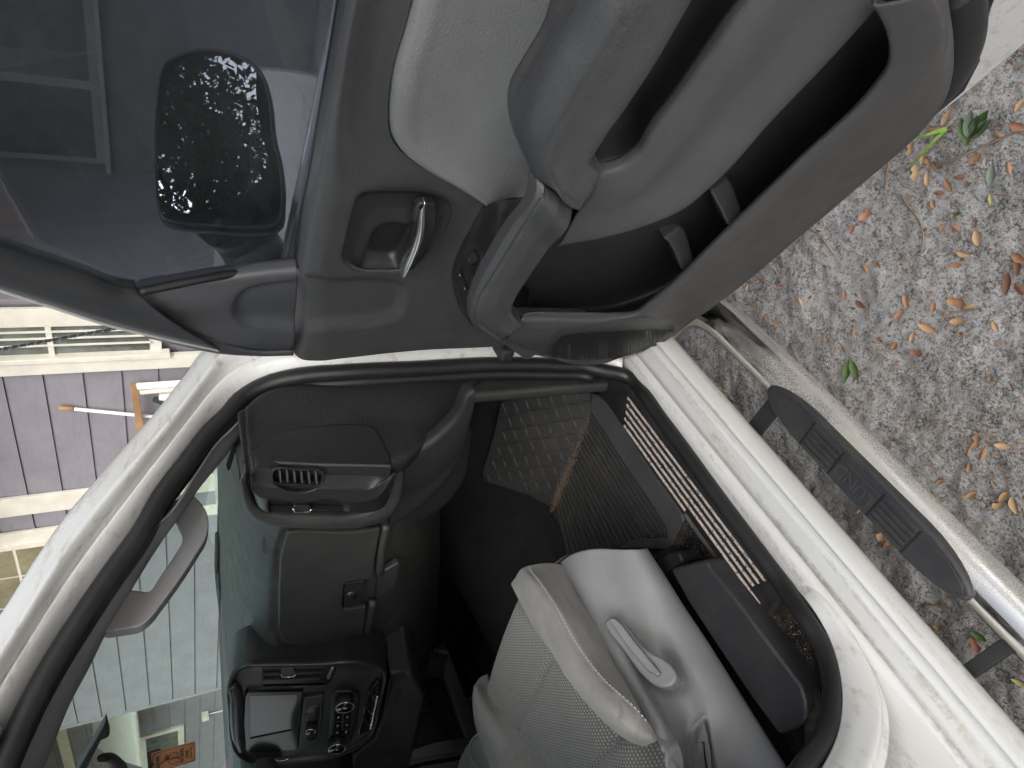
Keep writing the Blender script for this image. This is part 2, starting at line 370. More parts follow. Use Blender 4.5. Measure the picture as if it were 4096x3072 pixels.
# ================================================================== HOUSE facing the truck
XH, XH2 = 4.5, 6.27
def siding():
    m = bpy.data.materials.new('lavender_siding'); nt, N, Lk, P = nodes(m)
    a = tex(nt, 'noise', 5, 6, .6, stretch=(1, 1, 1)); b = tex(nt, 'noise', 30, 6, .6, stretch=(1, .12, 1), dist=1.2)
    Lk.new(ramp(nt, mathn(nt, 'ADD', mathn(nt, 'MULTIPLY', a, .6), mathn(nt, 'MULTIPLY', b, .4)), [(.35, (.215, .206, .236)), (.65, (.270, .260, .292))]), P.inputs['Base Color'])
    P.inputs['Roughness'].default_value = .75; bump(nt, P, b, .5, .003); return m
SIDING = siding()
TRIMW = plastic('cream_trim', (.70, .68, .60), .55, 0, var=.10, dust=.35, dustc=(.35, .30, .22))
WOOD = plastic('bare_wood', (.33, .20, .10), .7, .2, 60, var=.3)
WHITEP = plastic('white_plastic', (.75, .75, .72), .45, var=.05)
DGREEN = plastic('dark_green_cloth', (.015, .035, .03), .8)
def panem(name, c1, c2):
    m = bpy.data.materials.new(name); nt, N, Lk, P = nodes(m)
    Lk.new(ramp(nt, tex(nt, 'noise', 5, 6, .7), [(.35, c1), (.65, c2)]), P.inputs['Base Color']); P.inputs['Roughness'].default_value = .08; P.inputs['Specular IOR Level'].default_value = .8; return m
PANEG = panem('dusky_pane', (.06, .07, .065), (.16, .18, .16)); PANEO = panem('olive_reflection_pane', (.17, .15, .07), (.30, .27, .14))  # olive panes carry a tree reflection painted into their colour
house = empty('house', (5.0, 6, 0), 'lavender house with cream window trim standing in front of the truck', 'house')
zs = [-.05, .19, .427, .664, .901, 1.138, 1.376, 1.615, 1.857, 2.095, 2.325, 2.56, 2.80, 3.04, 3.28]
def boards(x, y0, y1, zz, lean=.012):
    for a, b in zip(zz[:-1], zz[1:]):
        V = [(x - lean, y0, a + .005), (x - lean, y1, a + .005), (x, y1, b), (x, y0, b), (x + .03, y0, a + .005), (x + .03, y1, a + .005), (x + .03, y1, b), (x + .03, y0, b)]
        mk('siding_board', V, [(0, 3, 2, 1), (0, 1, 5, 4), (1, 2, 6, 5), (3, 7, 6, 2), (0, 4, 7, 3), (4, 5, 6, 7)], SIDING, house)
PORCH = plastic('porch_wall', (.16, .165, .175), .8, var=.15)  # guessed recess; its ceiling is added so this end of the house goes dark
XP = 6.4; boxm('porch_wall', (XP + .05, .1, 1.6), (.1, 6.2, 3.3), PORCH, house); boxm('porch_side', (XH + .97, 3.19, 1.6), (1.9, .04, 3.3), SIDING, house); boxm('added_porch_ceiling', (XH + .95, .1, 3.24), (1.95, 6.2, .06), PORCH, house); boxm('porch_beam', (XH + .05, .1, 3.12), (.1, 6.2, .22), TRIMW, house)
boards(XH, 3.72, 5.44, zs); boards(XH, 5.44, 6.8, [z for z in zs if z < 1.95]); boards(XH, 6.8, 8.86, zs)
zs2 = [z * 1.0 for z in np.arange(-.05, 3.4, .235)]
boards(XH2, 8.5, 17, zs2)
boxm('corner_return', ((XH + XH2) / 2 + .02, 8.83, 1.6), (XH2 - XH, .04, 3.3), SIDING, house)
boxm('corner_board', (XH - .005, 8.84, 1.6), (.05, .03, 3.3), SIDING, house)
boxm('wall_backing', (XH + .06, 6.0, 1.6), (.05, 5.6, 3.3), SIDING, house); boxm('wall_backing', (XH2 + .06, 13, 1.6), (.05, 9, 3.3), SIDING, house)
boxm('roof_soffit', (XH - .1, 5, 3.32), (1.2, 26, .08), TRIMW, house); boxm('roof', (8, 5, 3.6), (6.6, 28, .5), plastic('shingle', (.09, .085, .08), .9), house)
def vtrim(y0, y1, z0=0, z1=3.25, x=XH, t=.03): boxm('trim_board', (x - t / 2 - .014, (y0 + y1) / 2, (z0 + z1) / 2), (t, y1 - y0, z1 - z0), TRIMW, house, bevel=.004)
vtrim(3.62, 3.735, .9, 3.2, t=.05); vtrim(3.585, 3.625, 1.3, 3.2, t=.07); vtrim(4.984, 5.19)
vtrim(3.2, 3.345, 1.2, 3.2)
vtrim(5.40, 5.52); vtrim(5.52, 5.585, 1.95, 3.1, t=.05); vtrim(6.80, 6.95, 1.9, 3.1)
# tall window beside the hood
win = boxm('window', (XH - .012, 3.466, 2.2), (.03, .25, 1.70), TRIMW, house, bevel=.003)
for z0, z1 in ((1.43, 2.00), (2.04, 2.55), (2.6, 3.0)): boxm('pane', (XH - .029, 3.466, (z0 + z1) / 2), (.006, .225, z1 - z0), PANEG, win, bevel=0)
for y in (3.385, 3.44, 3.50): boxm('stile', (XH - .042, y, 2.22), (.014, .012, 1.6), TRIMW, win, bevel=.002)
boxm('rail', (XH - .036, 3.466, 2.02), (.016, .24, .035), TRIMW, win, bevel=.002)
# broad window seen through the tinted door glass
TRIMG = plastic('grey_trim', (.34, .345, .34), .6); z0_ = aX(fp('A', 452, 200), XP)[2]; ya_, yb_ = aX(fp('A', 440, 0), XP)[1], aX(fp('A', 480, 770), XP)[1]; yj = aX(fp('A', 300, 385), XP)[1]  # even grey, darker than the cream trim
win = boxm('window', (XP - .005, (ya_ + yb_) / 2 - .5, z0_ + .8), (.04, yb_ - ya_ + 1.0, 1.6), TRIMG, house, bevel=.004)
for y0, y1 in ((ya_ - .9, yj - .035), (yj + .035, yb_ - .05)): boxm('pane', (XP - .027, (y0 + y1) / 2, z0_ + .84), (.006, y1 - y0, 1.56), PANEG, win, bevel=0)
boxm('sill', (XP - .06, (ya_ + yb_) / 2 - .5, z0_ - .02), (.10, yb_ - ya_ + 1.1, .04), TRIMG, win)
# gridded window
win = boxm('window', (XH - .004, 6.19, 2.5), (.03, 1.22, 1.15), TRIMW, house, bevel=.003)
for y0, y1 in ((5.605, 5.985), (6.01, 6.41), (6.435, 6.79)):
    for z0, z1 in ((1.97, 2.205), (2.23, 2.49), (2.515, 2.78), (2.805, 3.05)):
        boxm('pane', (XH - .021, (y0 + y1) / 2, (z0 + z1) / 2), (.006, y1 - y0, z1 - z0), PANEO, win, bevel=0)
# set-back wing seen through the windshield: window under a corrugated awning
def w2(r, x, y, d=0): return aX(fp(r, x, y), XH2 - d)
a_, b_ = w2('G', 945, 1450, .03), w2('G', 1255, 1378, .03)
wy0, wy1, wz1, wz0 = a_[1], a_[1] + 1.3, a_[2], b_[2]
win = boxm('window', (XH2 - .02, (wy0 + wy1) / 2, (wz0 + wz1) / 2), (.06, wy1 - wy0, wz1 - wz0), TRIMW, house, bevel=.006)
boxm('pane', (XH2 - .055, (wy0 + wy1) / 2, (wz0 + wz1) / 2), (.008, wy1 - wy0 - .2, wz1 - wz0 - .2), PANEG, win, bevel=0)
nx_ = 260; Gd = np.zeros((12, nx_, 3)); aw_o = aX(fp('G', 925, 1262), XH2 - .62); aw_t = aX(fp('G', 640, 1440), XH2 - .02); aw_t[1] = aw_o[1] + .1
for j in range(nx_):
    y = j / (nx_ - 1) * 1.9
    for i in range(12):
        t = i / 11; q_ = aw_t * (1 - t) + aw_o * t; Gd[i, j] = q_ + np.array([0, y, .06 * math.sin(t * math.pi) + .026 * math.sin(y * 2 * math.pi / .07)])
grid('awning', Gd, WHITEP, house, thick=.004)
p, p_b = w2('G', 385, 1440, .02), w2('G', 465, 1440, .02); boxm('trim_board', (XH2 - .03, 13, (p[2] + p_b[2]) / 2), (.05, 8.2, p[2] - p_b[2]), TRIMW, house)
p = w2('G', 1400, 1302, .05); bx_ = boxm('utility_box', (XH2 - .06, p[1], p[2]), (.12, .13, .11), WHITEP, house, bevel=.01); tube('conduit', [(XH2 - .04, p[1], p[2] - .05), (XH2 - .04, p[1], p[2] - .5)], .012, WHITEP, bx_)
# things leaning on the house
q = lambda x, y, d: aX(fp('E', x, y), XH - d)
pole = empty('extension_pole', (XH - .1, 4.5, 0), 'white painter pole with bare wooden grip leaning on the lavender siding', 'pole')
a, m_, b = q(352, 800, .04), q(446, 808, .045), q(1000, 862, .08); e = b + (b - m_) * 1.9; e[2] = max(e[2], .01)
tube('pole', [m_, b, e], .013, WHITEP, pole); tube('grip', [a, a + (m_ - a) * .1, m_ - (m_ - a) * .1, m_], [.010, .017, .018, .014], WOOD, pole)
fr = empty('wooden_frame', (XH - .2, 4.2, 0), 'old wooden screen frame with white rails leaning on the house wall', 'frame')
p1, p2 = q(808, 655, .10), q(862, 1045, .10)
bar('side_rail', p1, p2 + (p2 - p1) * 1.2, .05, .03, WOOD, fr, up=(1, 0, 0))
p3, p4 = q(826, 672, .13), q(1200, 646, .22); p5, p6 = q(845, 708, .13), q(1200, 675, .22)
bar('rail', p3, p4 + (p4 - p3) * 1.0, .045, .025, WHITEP, fr, up=(1, 0, 0)); bar('rail', p5, p6 + (p6 - p5) * 1.0, .03, .02, TRIMW, fr, up=(1, 0, 0))
p7 = q(885, 965, .08); boxm('block', p7, (.05, .10, .12), WOOD, fr)
um = empty('folded_umbrella', (XH - .2, 4.0, 0), 'folded dark green and white umbrella standing behind the wooden frame', 'umbrella')
a, b = q(925, 748, .06), q(1060, 782, .12); tube('cloth', [a, b, b + (b - a) * 4], [.02, .04, .06], DGREEN, um)
a, b = q(962, 732, .08), q(1130, 735, .12); tube('lining', [a, b, b + (b - a) * 3], [.03, .055, .06], WHITEP, um)

# ================================================================== THE TRUCK
truck = empty('pickup_truck', (.6, 1.75, 0), 'white pickup truck with its passenger door open and dark cabin', 'pickup truck')
def yop(z): return .90 + .33 * max(0., z - 1.25)
def aO(p, off=0.):              # on the door opening surface (leans in above the belt)
    y = .9
    for _ in range(12): y = yop(aY(p, y + off)[2])
    return aY(p, y + off)
def cO(r, pts, off=0.): return np.array([aO(fp(r, *q_[:2]), off) for q_ in pts])
# sill and rocker
SILL = [(.912, .545), (.900, .552), (.878, .5545), (.857, .553), (.8545, .5475), (.851, .547), (.8485, .5515), (.835, .550), (.812, .546), (.8085, .5455), (.804, .537), (.797, .536), (.7935, .5425), (.789, .5425), (.785, .536), (.782, .522), (.779, .508), (.784, .494), (.80, .47), (.845, .42), (.93, .37)]
prof('door_sill', SILL, 1.16, -1.6, 60, WHITE, truck)
# hinge pillar + windshield pillar jamb: seal edge -> outer edge
sealE = np.vstack([cO('J', [(1200, 240), (1120, 200), (1010, 185)]), cO('H', [(2028, 75), (1500, 105), (1000, 130), (600, 160), (400, 200), (250, 262)]),
                   cO('E', [(1400, 722), (1300, 812), (1200, 935), (1000, 1205)]), cO('G', [(890, 0), (760, 180), (540, 480), (330, 800), (160, 1090), (30, 1340), (-120, 1640)])])
nh = 9
_of = cO('E', [(1330, 462)], -.055)[0] - sealE[nh]
outE = np.vstack([sealE[:nh] + np.array([(.095, -.09, 0)]) * np.linspace(1, 0, nh)[:, None] + _of * np.linspace(0, 1, nh)[:, None], cO('E', [(1330, 462), (1230, 590), (1030, 850), (690, 1250)], -.055), cO('G', [(540, 0), (330, 310), (130, 640), (0, 840), (-160, 1080), (-300, 1300), (-420, 1520)], -.055)])
mids = []
for t, dy in ((-.3, .02), (.0, 0), (.22, -.012), (.40, -.010), (.47, .004), (.55, -.006), (.85, -.012), (1., 0)):
    tv = (np.full(60, t) if t >= 0 else t * sst((np.arange(60) - 26) / 10.))[:, None]; m_ = cr(sealE, 60) * (1 - tv) + cr(outE, 60) * tv; m_[:, 1] += dy if t >= 0 else dy * sst((np.arange(60) - 26) / 10.); mids.append(m_)
mids.append(cr(outE, 60) + np.array([.05, .035, .02])); mids.append(cr(outE, 60) + np.array([.09, .12, .03]))
grid('windshield_pillar', loft(mids, 140, 50), WHITE, truck)
tube('roof_side', [outE[-2] + np.array([0, .03, 0]), outE[-1] + np.array([0, .03, 0]), (.25, 1.08, 1.87), (-.3, 1.09, 1.90), (-1.3, 1.09, 1.90)], .05, WHITE, truck, n=24, seg=14)
# rear jamb: flange rising round the back corner of the opening
inn = cZ('L', [(640, 110), (880, 430)], .545); inn = np.vstack([inn, cY('L', [(1010, 560), (1130, 760), (1195, 980), (1205, 1120), (1190, 1250), (1150, 1370), (1090, 1486), (960, 1700)], .885)])
oux = np.vstack([cZ('L', [(700, 40), (960, 400)], .543), cY('L', [(1120, 560), (1270, 770), (1380, 980), (1425, 1120), (1432, 1250), (1420, 1370), (1390, 1486), (1300, 1720)], .868)])
ou2 = oux + np.array([-.012, .006, -.006]); ou3 = oux + np.array([-.16, .03, -.01])
md = (inn + oux) / 2 + np.array([0, -.012, .002]); m1 = inn * .8 + oux * .2 + np.array([0, -.008, 0]); m2 = inn * .15 + oux * .85 + np.array([0, -.010, 0])
g_ = loft([inn, m1, md, m2, oux, ou2], 90, 40); grid('jamb_flange', g_, WHITE, truck)
b1_ = cr(ou2[2:], 40); b2__ = np.stack([np.linspace(.22, -1.3, 40), np.full(40, .858), np.full(40, .5510)], 1); grid('pillar_foot', loft([b1_, b1_ * .93 + b2__ * .07 + np.array([0, -.004, 0]), b1_ * .4 + b2__ * .6, b2__], 60, 24), WHITE, truck)
prof('body_side', [(.86, .56), (.872, .60), (.875, .8), (.885, 1.25), (1.0, 1.6), (1.08, 1.8)], -.12, -1.6, 20, WHITE, truck)
# black weather seal round the opening
sealC = np.vstack([cY('L', [(880, 1660), (1010, 1460), (1090, 1360), (1140, 1240), (1152, 1100), (1140, 950), (1085, 790), (990, 640)], .90), cZ('L', [(870, 465), (760, 320), (560, 50)], .562),
                   cZ('W', [(1000, 845), (760, 520), (620, 310)], .562), cO('W', [(500, 150), (390, 40)], .005), cO('J', [(1040, 228), (930, 200), (800, 196)], .005), cO('H', [(2028, 108), (1500, 138), (1000, 163), (600, 200), (420, 245), (300, 300), (200, 372)], .005),
                   cO('E', [(1380, 838), (1290, 925), (1150, 1105), (950, 1380)], .005), cO('G', [(1000, 0), (760, 340), (560, 640), (380, 925), (220, 1220), (100, 1480), (-20, 1760)], .005)])
tube('weather_seal', sealC, .0165, RUBBER, truck, n=150, seg=14, up=(0, 1, 0))
ss = cr(sealC, 150); tube('seal_lip', ss[64:] + np.array([-.006, .022, .003]), .013, RUBBER, truck, seg=10, up=(0, 1, 0))
# outer body ahead of the door
def hoodz(x, y): return 1.335 - .010 * max(0, x - 1.3) ** 1 - .12 * max(0, x - 1.8) ** 1.6 - .09 * min(1, abs(y - 1.72) / .93) ** 3.5
xs = np.linspace(1.5, 2.30, 24); ys = np.linspace(.80, 2.64, 40); Gd = np.array([[(x, y, hoodz(x, y)) for x in xs] for y in ys]); grid('hood', Gd, WHITE, truck, face=False, thick=.004)
Gd = np.array([[(x, yy, z) for x in np.linspace(1.10, 2.30, 30)] for yy, z in ((1.05, 1.262), (.93, 1.262), (.83, 1.256), (.795, 1.235), (.775, 1.19), (.765, 1.1), (.77, .9), (.76, .7), (.79, .5))]); grid('fender', Gd, WHITE, truck, thick=.004)
boxm('grille', (2.31, 1.72, .85), (.06, 1.75, .8), BLACK, truck, bevel=.03)
boxm('cowl_panel', (1.42, 1.72, 1.27), (.30, 1.5, .03), BLACK, truck, bevel=.005)
for y0, y1, nm in ((1.15, 1.75, 0), (1.8, 2.45, 1)):
    wi = tube('wiper_arm', [(1.5, y1, 1.335), (1.47, (y0 + y1) / 2, 1.36), (1.38, y0, 1.375)], .008, BLACK, truck, n=12); tube('wiper_blade', [(1.50, y0 - .12, 1.352), (1.47, y0 + .1, 1.358), (1.46, y0 + .45, 1.352)], .007, RUBBER, wi, n=10)
# spiral-wrapped antenna on the fender
def e_(r, x, y, X): return aX(fp(r, x, y), X)
a, b = e_('E', -250, 495, 1.62), e_('E', 735, 315, 1.42); b2 = b + (b - a) * .32
an = tube('antenna', [a, b, b2], .0034, RUBBER, truck, seg=8)
hl = []
for i in range(400):
    t = i / 399; c = a + (b2 - a) * t; ph = t * 2 * math.pi * 26; hl.append(c + .0036 * (math.cos(ph) * np.array([1, 0, 0]) + math.sin(ph) * np.array([0, 1, 0])))
tube('spiral_wire', hl, .0012, GREYP, an, seg=5)
# roof, far side, rear wall: closes the cabin
def wallm(name, V, mat): return mk(name, V, [(0, 1, 2, 3)], mat, truck, thick=.03)
HEAD = plastic('headliner', (.20, .195, .185), .9)
RZ = 1.87
boxm('roof_panel', (-.30, 1.8, RZ + .03), (1.95, 1.45, .05), WHITE, truck, bevel=.02); boxm('headliner', (-.30, 1.75, RZ - .02), (1.92, 1.33, .03), HEAD, truck, bevel=.01)
boxm('rear_cab_wall', (-1.15, 1.75, .95), (.06, 1.7, .9), BLACK, truck); boxm('rear_pillar', (-1.2, 1.0, 1.65), (.15, .15, .5), HEAD, truck); boxm('rear_pillar', (-1.2, 2.5, 1.65), (.15, .15, .5), HEAD, truck)
boxm('middle_pillar', (.02, 1.0, 1.25), (.14, .14, 1.25), GREYP, truck); boxm('middle_pillar', (.02, 2.66, 1.25), (.14, .10, 1.25), GREYP, truck)
boxm('far_side_wall', (.1, 2.74, .92), (2.6, .08, .76), WHITE, truck); fd = boxm('far_door_trim', (.58, 2.675, .86), (1.2, .05, .86), DOORT, truck, bevel=.02)
boxm('armrest', (.45, 2.63, 1.02), (.6, .09, .09), ARM, fd, bevel=.02)
boxm('far_window_rail', (-.3, 2.54, 1.83), (2.0, .10, .08), GREYP, truck); bar('far_windshield_pillar', (1.0, 2.68, 1.32), (.5, 2.53, 1.88), .09, .09, GREYP, truck)
boxm('near_roof_rail', (-.5, 1.06, 1.82), (1.6, .12, .10), GREYP, truck)
# windshield
wb = np.vstack([cX('V', [(470, 945, 1.16), (476, 1050, 1.33), (477, 1120, 1.43), (477, 1250, 1.52), (477, 1400, 1.56)]), np.array([(1.52, 2.0, 1.33), (1.40, 2.4, 1.335), (1.32, 2.55, 1.34)])])
wb = np.array([(1.40, 1.02, 1.36), (1.46, 1.25, 1.355), (1.51, 1.5, 1.35), (1.54, 1.75, 1.348), (1.53, 1.95, 1.349), (1.45, 2.2, 1.352), (1.28, 2.5, 1.356), (1.10, 2.66, 1.36)])
tp = np.array([(.62, 1.14, 1.845), (.66, 1.25, 1.853), (.69, 1.4, 1.858), (.72, 1.6, 1.862), (.73, 1.75, 1.863), (.72, 1.95, 1.862), (.67, 2.25, 1.857), (.55, 2.50, 1.847)])
grid('windshield', loft([wb, tp], 40, 20), WSHIELD, truck, thick=0)
# grey pillar trim inside + grab handle
ti = np.vstack([cO('E', [(1520, 800), (1430, 905), (1330, 1010), (1200, 1190), (1000, 1470)], .03), cO('G', [(1060, 20), (800, 400), (600, 690), (420, 985), (270, 1250), (130, 1540), (20, 1800)], .03)])
to = np.vstack([cO('E', [(1520, 880), (1440, 975), (1340, 1120), (1215, 1265), (1090, 1440)], .10), cO('G', [(1180, 0), (900, 440), (735, 720), (590, 1010), (500, 1175), (345, 1540), (240, 1800)], .10)])
t0_ = cr(ti, 40) - (cr(to, 40) - cr(ti, 40)) * .28 + np.array([0, .012, 0]); tm = (cr(ti, 40) * .5 + cr(to, 40) * .5); tm[:, 0] -= .012; tb = cr(to, 40) + np.array([.05, .03, .0])
pt = grid('pillar_trim', loft([t0_, cr(ti, 40), tm, cr(to, 40), tb], 90, 24), GREYP, truck)
oH = cO('G', [(1120, -120), (1290, -210), (1390, -130), (1425, -20), (1415, 60), (1330, 210), (1190, 420), (1100, 540), (1030, 630), (960, 685), (850, 708), (700, 722), (640, 690)], .085)
iH = cO('G', [(1090, 10), (1190, -70), (1222, -10), (1252, 62), (1245, 110), (1190, 205), (1110, 325), (1070, 385), (1045, 430), (1020, 452), (960, 448), (895, 432), (890, 400)], .085)
def ring(name, o_, i_, vec, mat, parent, n=60, bev=.006):
    o2, i2 = cr(o_, n, True), cr(i_, n, True); vec = np.array(vec); V = np.vstack([o2, i2, o2 + vec, i2 + vec]); Fc = []
    for k in range(n):
        j = (k + 1) % n; Fc += [(k, j, n + j, n + k), (2*n + k, 3*n + k, 3*n + j, 2*n + j), (k, 2*n + k, 2*n + j, j), (n + k, n + j, 3*n + j, 3*n + k)]
    bmo = mk(name, V, Fc, mat, parent, bevel=bev, seg=3); me = bmo.data; bm = bmesh.new(); bm.from_mesh(me); bmesh.ops.recalc_face_normals(bm, faces=bm.faces); bm.to_mesh(me); bm.free(); return bmo
ring('grab_handle', oH, iH, (.004, .028, 0), GREYP, pt)
# sun visor, rear-view mirror
rm = aX(fp('G', 640, 1640), .78)
mir = slab('rearview_mirror', cX('G', [(722, 1342), (747, 1440), (735, 1456), (692, 1472), (640, 1570), (540, 1780), (470, 1900), (380, 1900), (470, 1780), (560, 1620), (650, 1470)], .78), (.035, .03, .0), BLACK, truck, bevel=.005, seg=3)
tube('mirror_stem', cX('G', [(690, 1590, .79), (720, 1585, .80), (790, 1630, .84), (840, 1680, .9), (860, 1760, .95)]), [.008, .014, .014, .010, .008], BLACK, mir, n=16)
boxm('sun_visor', (.55, 1.35, 1.825), (.17, .42, .02), HEAD, truck, bevel=.008)

# ================================================================== OPEN DOOR
def ext(c, d): c = np.asarray(c); v = c[0] - c[1]; v[2] *= .3; return np.vstack([c[0] + v / np.linalg.norm(v) * d, c])
# white shell behind the trim
SH = [(0.02, .44), (.03, .70), (.03, 1.33), (.98, 1.36), (1.0, 1.2), (.985, .8), (.93, .56), (.88, .47), (.82, .425), (.7, .415), (.1, .415)]
door = slab('door', [dP(s, z, -.045) for s, z in SH], -DN * .075, WHITE, truck, bevel=.012, seg=3)
SH2 = [(s + (.035 if s > .6 else -.02), z - (.035 if z < .6 else 0)) for s, z in SH]
slab('door_skin', [dP(s, z, -.121) for s, z in SH2], -DN * .03, WHITE, door, bevel=.012, seg=3)
SH3 = [(s * .84 + .012, .5 + (z - .5) * .96 + .012) for s, z in SH]; slab('dark_backing', [dP(s, z, -.041) for s, z in SH3], -DN * .003, DARKP, door, bevel=0)  # dark sheet added behind the trims so no white shows through gaps
# upper trim: belt edge -> insert / switch-panel edge, front edge at the hinge
bel = ext(cD('B', [(290, 0), (250, 250), (215, 450), (190, 600), (160, 780), (128, 950), (112, 1090), (102, 1175), (112, 1235), (106, 1330), (96, 1440), (72, 1546)], -.012), .35)
bel_in = bel + np.array([0, 0, -.004]) - DN * .03
low = ext(cD('B', [(605, 0), (570, 130), (525, 280), (503, 430), (500, 530), (515, 610), (560, 672), (640, 732), (760, 800), (870, 863), (925, 895), (880, 985), (812, 1120), (786, 1200), (792, 1265), (828, 1370), (868, 1430), (1000, 1515), (1012, 1532)], .0), .35)
n_ = 150
bl, lw = cr(bel, n_), cr(low, n_)
rows = [cr(bel_in, n_), bl]
for t, w in ((.03, .006), (.10, .012), (.2, .010), (.4, .004), (.6, 0), (.8, 0), (.94, 0), (1., 0)): rows.append(bl * (1 - t) + lw * t + DN * (w + .012 * (1 - t)))
rows.append(lw - DN * .012)
g = loft(rows, 240, 130)
g = dent(g, 'B', [(60, 1252), (300, 1250), (500, 1252), (560, 1275), (565, 1330), (540, 1390), (480, 1420), (300, 1432), (60, 1440)], -DN * .010, 26)
g = dent(g, 'S', [(430, 290), (480, 258), (560, 245), (850, 246), (1200, 250), (1390, 300), (1470, 360), (1490, 430), (1380, 780), (1210, 1015), (900, 1145), (640, 1148), (460, 1140), (330, 1090), (262, 1045), (246, 1000), (280, 830), (330, 640), (375, 460)], -DN * .046, 6)
grid('upper_trim', g, DOORT, door, thick=.003)
# handle bowl and bright lever
bo = cD('S', [(400, 268), (460, 228), (560, 213), (800, 212), (1200, 222), (1330, 250), (1440, 300), (1500, 350), (1522, 420), (1480, 560), (1400, 770), (1300, 950), (1220, 1040), (1120, 1110), (900, 1162), (620, 1168), (450, 1160), (300, 1110), (228, 1062), (206, 1010), (240, 800), (330, 440)], .0135)
ce = bo.mean(0); rws = []
bi = cD('S', [(700, 575), (760, 560), (850, 560), (950, 575), (1060, 585), (1120, 600), (1150, 620), (1150, 660), (1130, 720), (1100, 780), (1060, 860), (1010, 960), (960, 1050), (900, 1120), (820, 1150), (700, 1152), (560, 1148), (490, 1145), (460, 1120), (460, 1050), (520, 850), (600, 650)], -.004)
fl = bi * .84 + bi.mean(0) * .16 - DN * .024
g = loft([cr(bo, 90, True) + DN * 0, cr(bo * .985 + ce * .015, 90, True) - DN * .001, cr(bo, 90, True) * .5 + cr(bi, 90, True) * .5 - DN * .003, cr(bi, 90, True), cr(bi, 90, True) * .96 + bi.mean(0) * .04 - DN * .008, cr(fl, 90, True), cr(fl, 90, True) * .4 + fl.mean(0) * .6, cr(fl, 90, True) * .02 + fl.mean(0) * .98], 90, 60)
bowl = grid('handle_bowl', g, plastic('bowl_black', (.03, .031, .032), .4), door, thick=0, closed_u=True)
hs_ = slab('door_lever', cD('S', [(1140, 352), (1210, 345), (1345, 365), (1358, 500), (1340, 680), (1290, 720), (1230, 860), (1190, 980), (1100, 1120), (1000, 1195), (900, 1190), (980, 1060), (1080, 860), (1100, 600), (1062, 560), (1090, 400)], .022), -DN * .014, SMOOTHB, door, bevel=.004, seg=3)
ch = [cD('S', [(1100, 362), (1085, 480), (1075, 600), (1040, 760), (985, 920), (930, 1055), (893, 1185)], w) for w in (.018,)][0]
c2_ = cD('S', [(1208, 345), (1212, 470), (1208, 600), (1188, 760), (1130, 930), (1060, 1080), (985, 1205)], .031)
mid_ = (ch + c2_) / 2 + DN * .007
grid('chrome_strip', loft([ch - DN * .004, ch, mid_, c2_, c2_ - DN * .01], 50, 14), CHROME, hs_, thick=.001)
# pale soft insert
ia = low[:12].copy(); ib = ext(cD('B', [(1320, 0), (1260, 130), (1190, 290), (1150, 400), (1130, 500), (1130, 600), (1150, 700), (1190, 760), (1190, 800), (1150, 840), (1100, 880), (930, 896)], .0), .35)[:12]
A_, B_ = cr(ia, 120), cr(ib, 120); rows = []
for t, w in ((0, -.010), (.01, -.002), (.035, .006), (.10, .010), (.22, .007), (.5, .000), (.8, -.002), (1, .002)): rows.append(A_ * (1 - t) + B_ * t + DN * w)
grid('soft_insert', loft(rows, 140, 60), INSERT, door)
# armrest: boundary on the insert -> ridge -> side face -> underside
a1 = ext(cD('B', [(1245, 0), (1205, 130), (1112, 290), (1052, 400), (1040, 480), (1050, 565), (1080, 640), (1110, 705), (1140, 780)], .012), .35)
a2 = ext(cD('B', [(1300, 40), (1230, 160), (1150, 300), (1100, 400), (1085, 480), (1090, 560), (1110, 640), (1130, 710), (1155, 790)], .045), .35)
a3 = ext(cD('B', [(1480, -40), (1400, 110), (1300, 270), (1220, 410), (1160, 530), (1140, 600), (1150, 680), (1165, 740), (1180, 805)], .092), .35)
a4 = ext(cD('B', [(1548, 0), (1440, 190), (1340, 350), (1270, 480), (1215, 580), (1195, 650), (1195, 715), (1205, 770), (1225, 835)], .104), .35)
a5 = ext(cD('C', [(690, -40), (600, 110), (510, 260), (430, 400), (350, 540), (320, 620), (300, 700), (285, 770), (290, 870)], .105), .35)
a6 = ext(cD('C', [(830, -40), (740, 120), (640, 290), (540, 440), (430, 600), (385, 690), (420, 715), (400, 790), (340, 880)], .092), .35)
a7 = a6 - DN * .05 + np.array([0, 0, .004])
g = loft([a1 - DN * .012, a1, a2, a3, a4, a5, a6, a7], 130, 80)
g = trench(g, 'B', [(1548, 85), (1440, 260), (1330, 440), (1230, 600), (1205, 660), (1203, 715), (1215, 770), (1260, 850), (1330, 905)], -DN * .0022, 7)
grid('armrest', g, ARM, door, thick=.003)
if 0: ec = np.vstack([a1[-1], a2[-1], a3[-1], a4[-1], a5[-1], a6[-1], a7[-1]]); slab('armrest_end', ec, -DD * .006 * -1, ARM, door, bevel=.001)
# grab bar running down from the armrest
h1 = cD('B', [(1118, 800), (1010, 985), (930, 1120), (862, 1270), (848, 1350), (868, 1425), (1000, 1518)], .062)
h2 = cD('B', [(1165, 815), (1060, 985), (970, 1140), (890, 1290), (868, 1365), (882, 1425), (1000, 1512)], .088)
h3 = cD('B', [(1198, 858), (1090, 1020), (1000, 1165), (905, 1320), (884, 1385), (898, 1430), (1002, 1505)], .094)
h4 = cD('B', [(1252, 900), (1150, 1065), (1060, 1205), (985, 1330), (968, 1400), (985, 1450), (1040, 1480)], .098)
h5 = cD('B', [(1312, 946), (1205, 1105), (1120, 1230), (1058, 1330), (1045, 1375), (1060, 1410), (1092, 1438)], .088)
h1, h2, h3, h4, h5 = [np.vstack([h[0] + (h[0] - h[1]) * .08 - DN * .008, h]) for h in (h1, h2, h3, h4, h5)]
h6 = h5 - DN * .03 - DD * .0
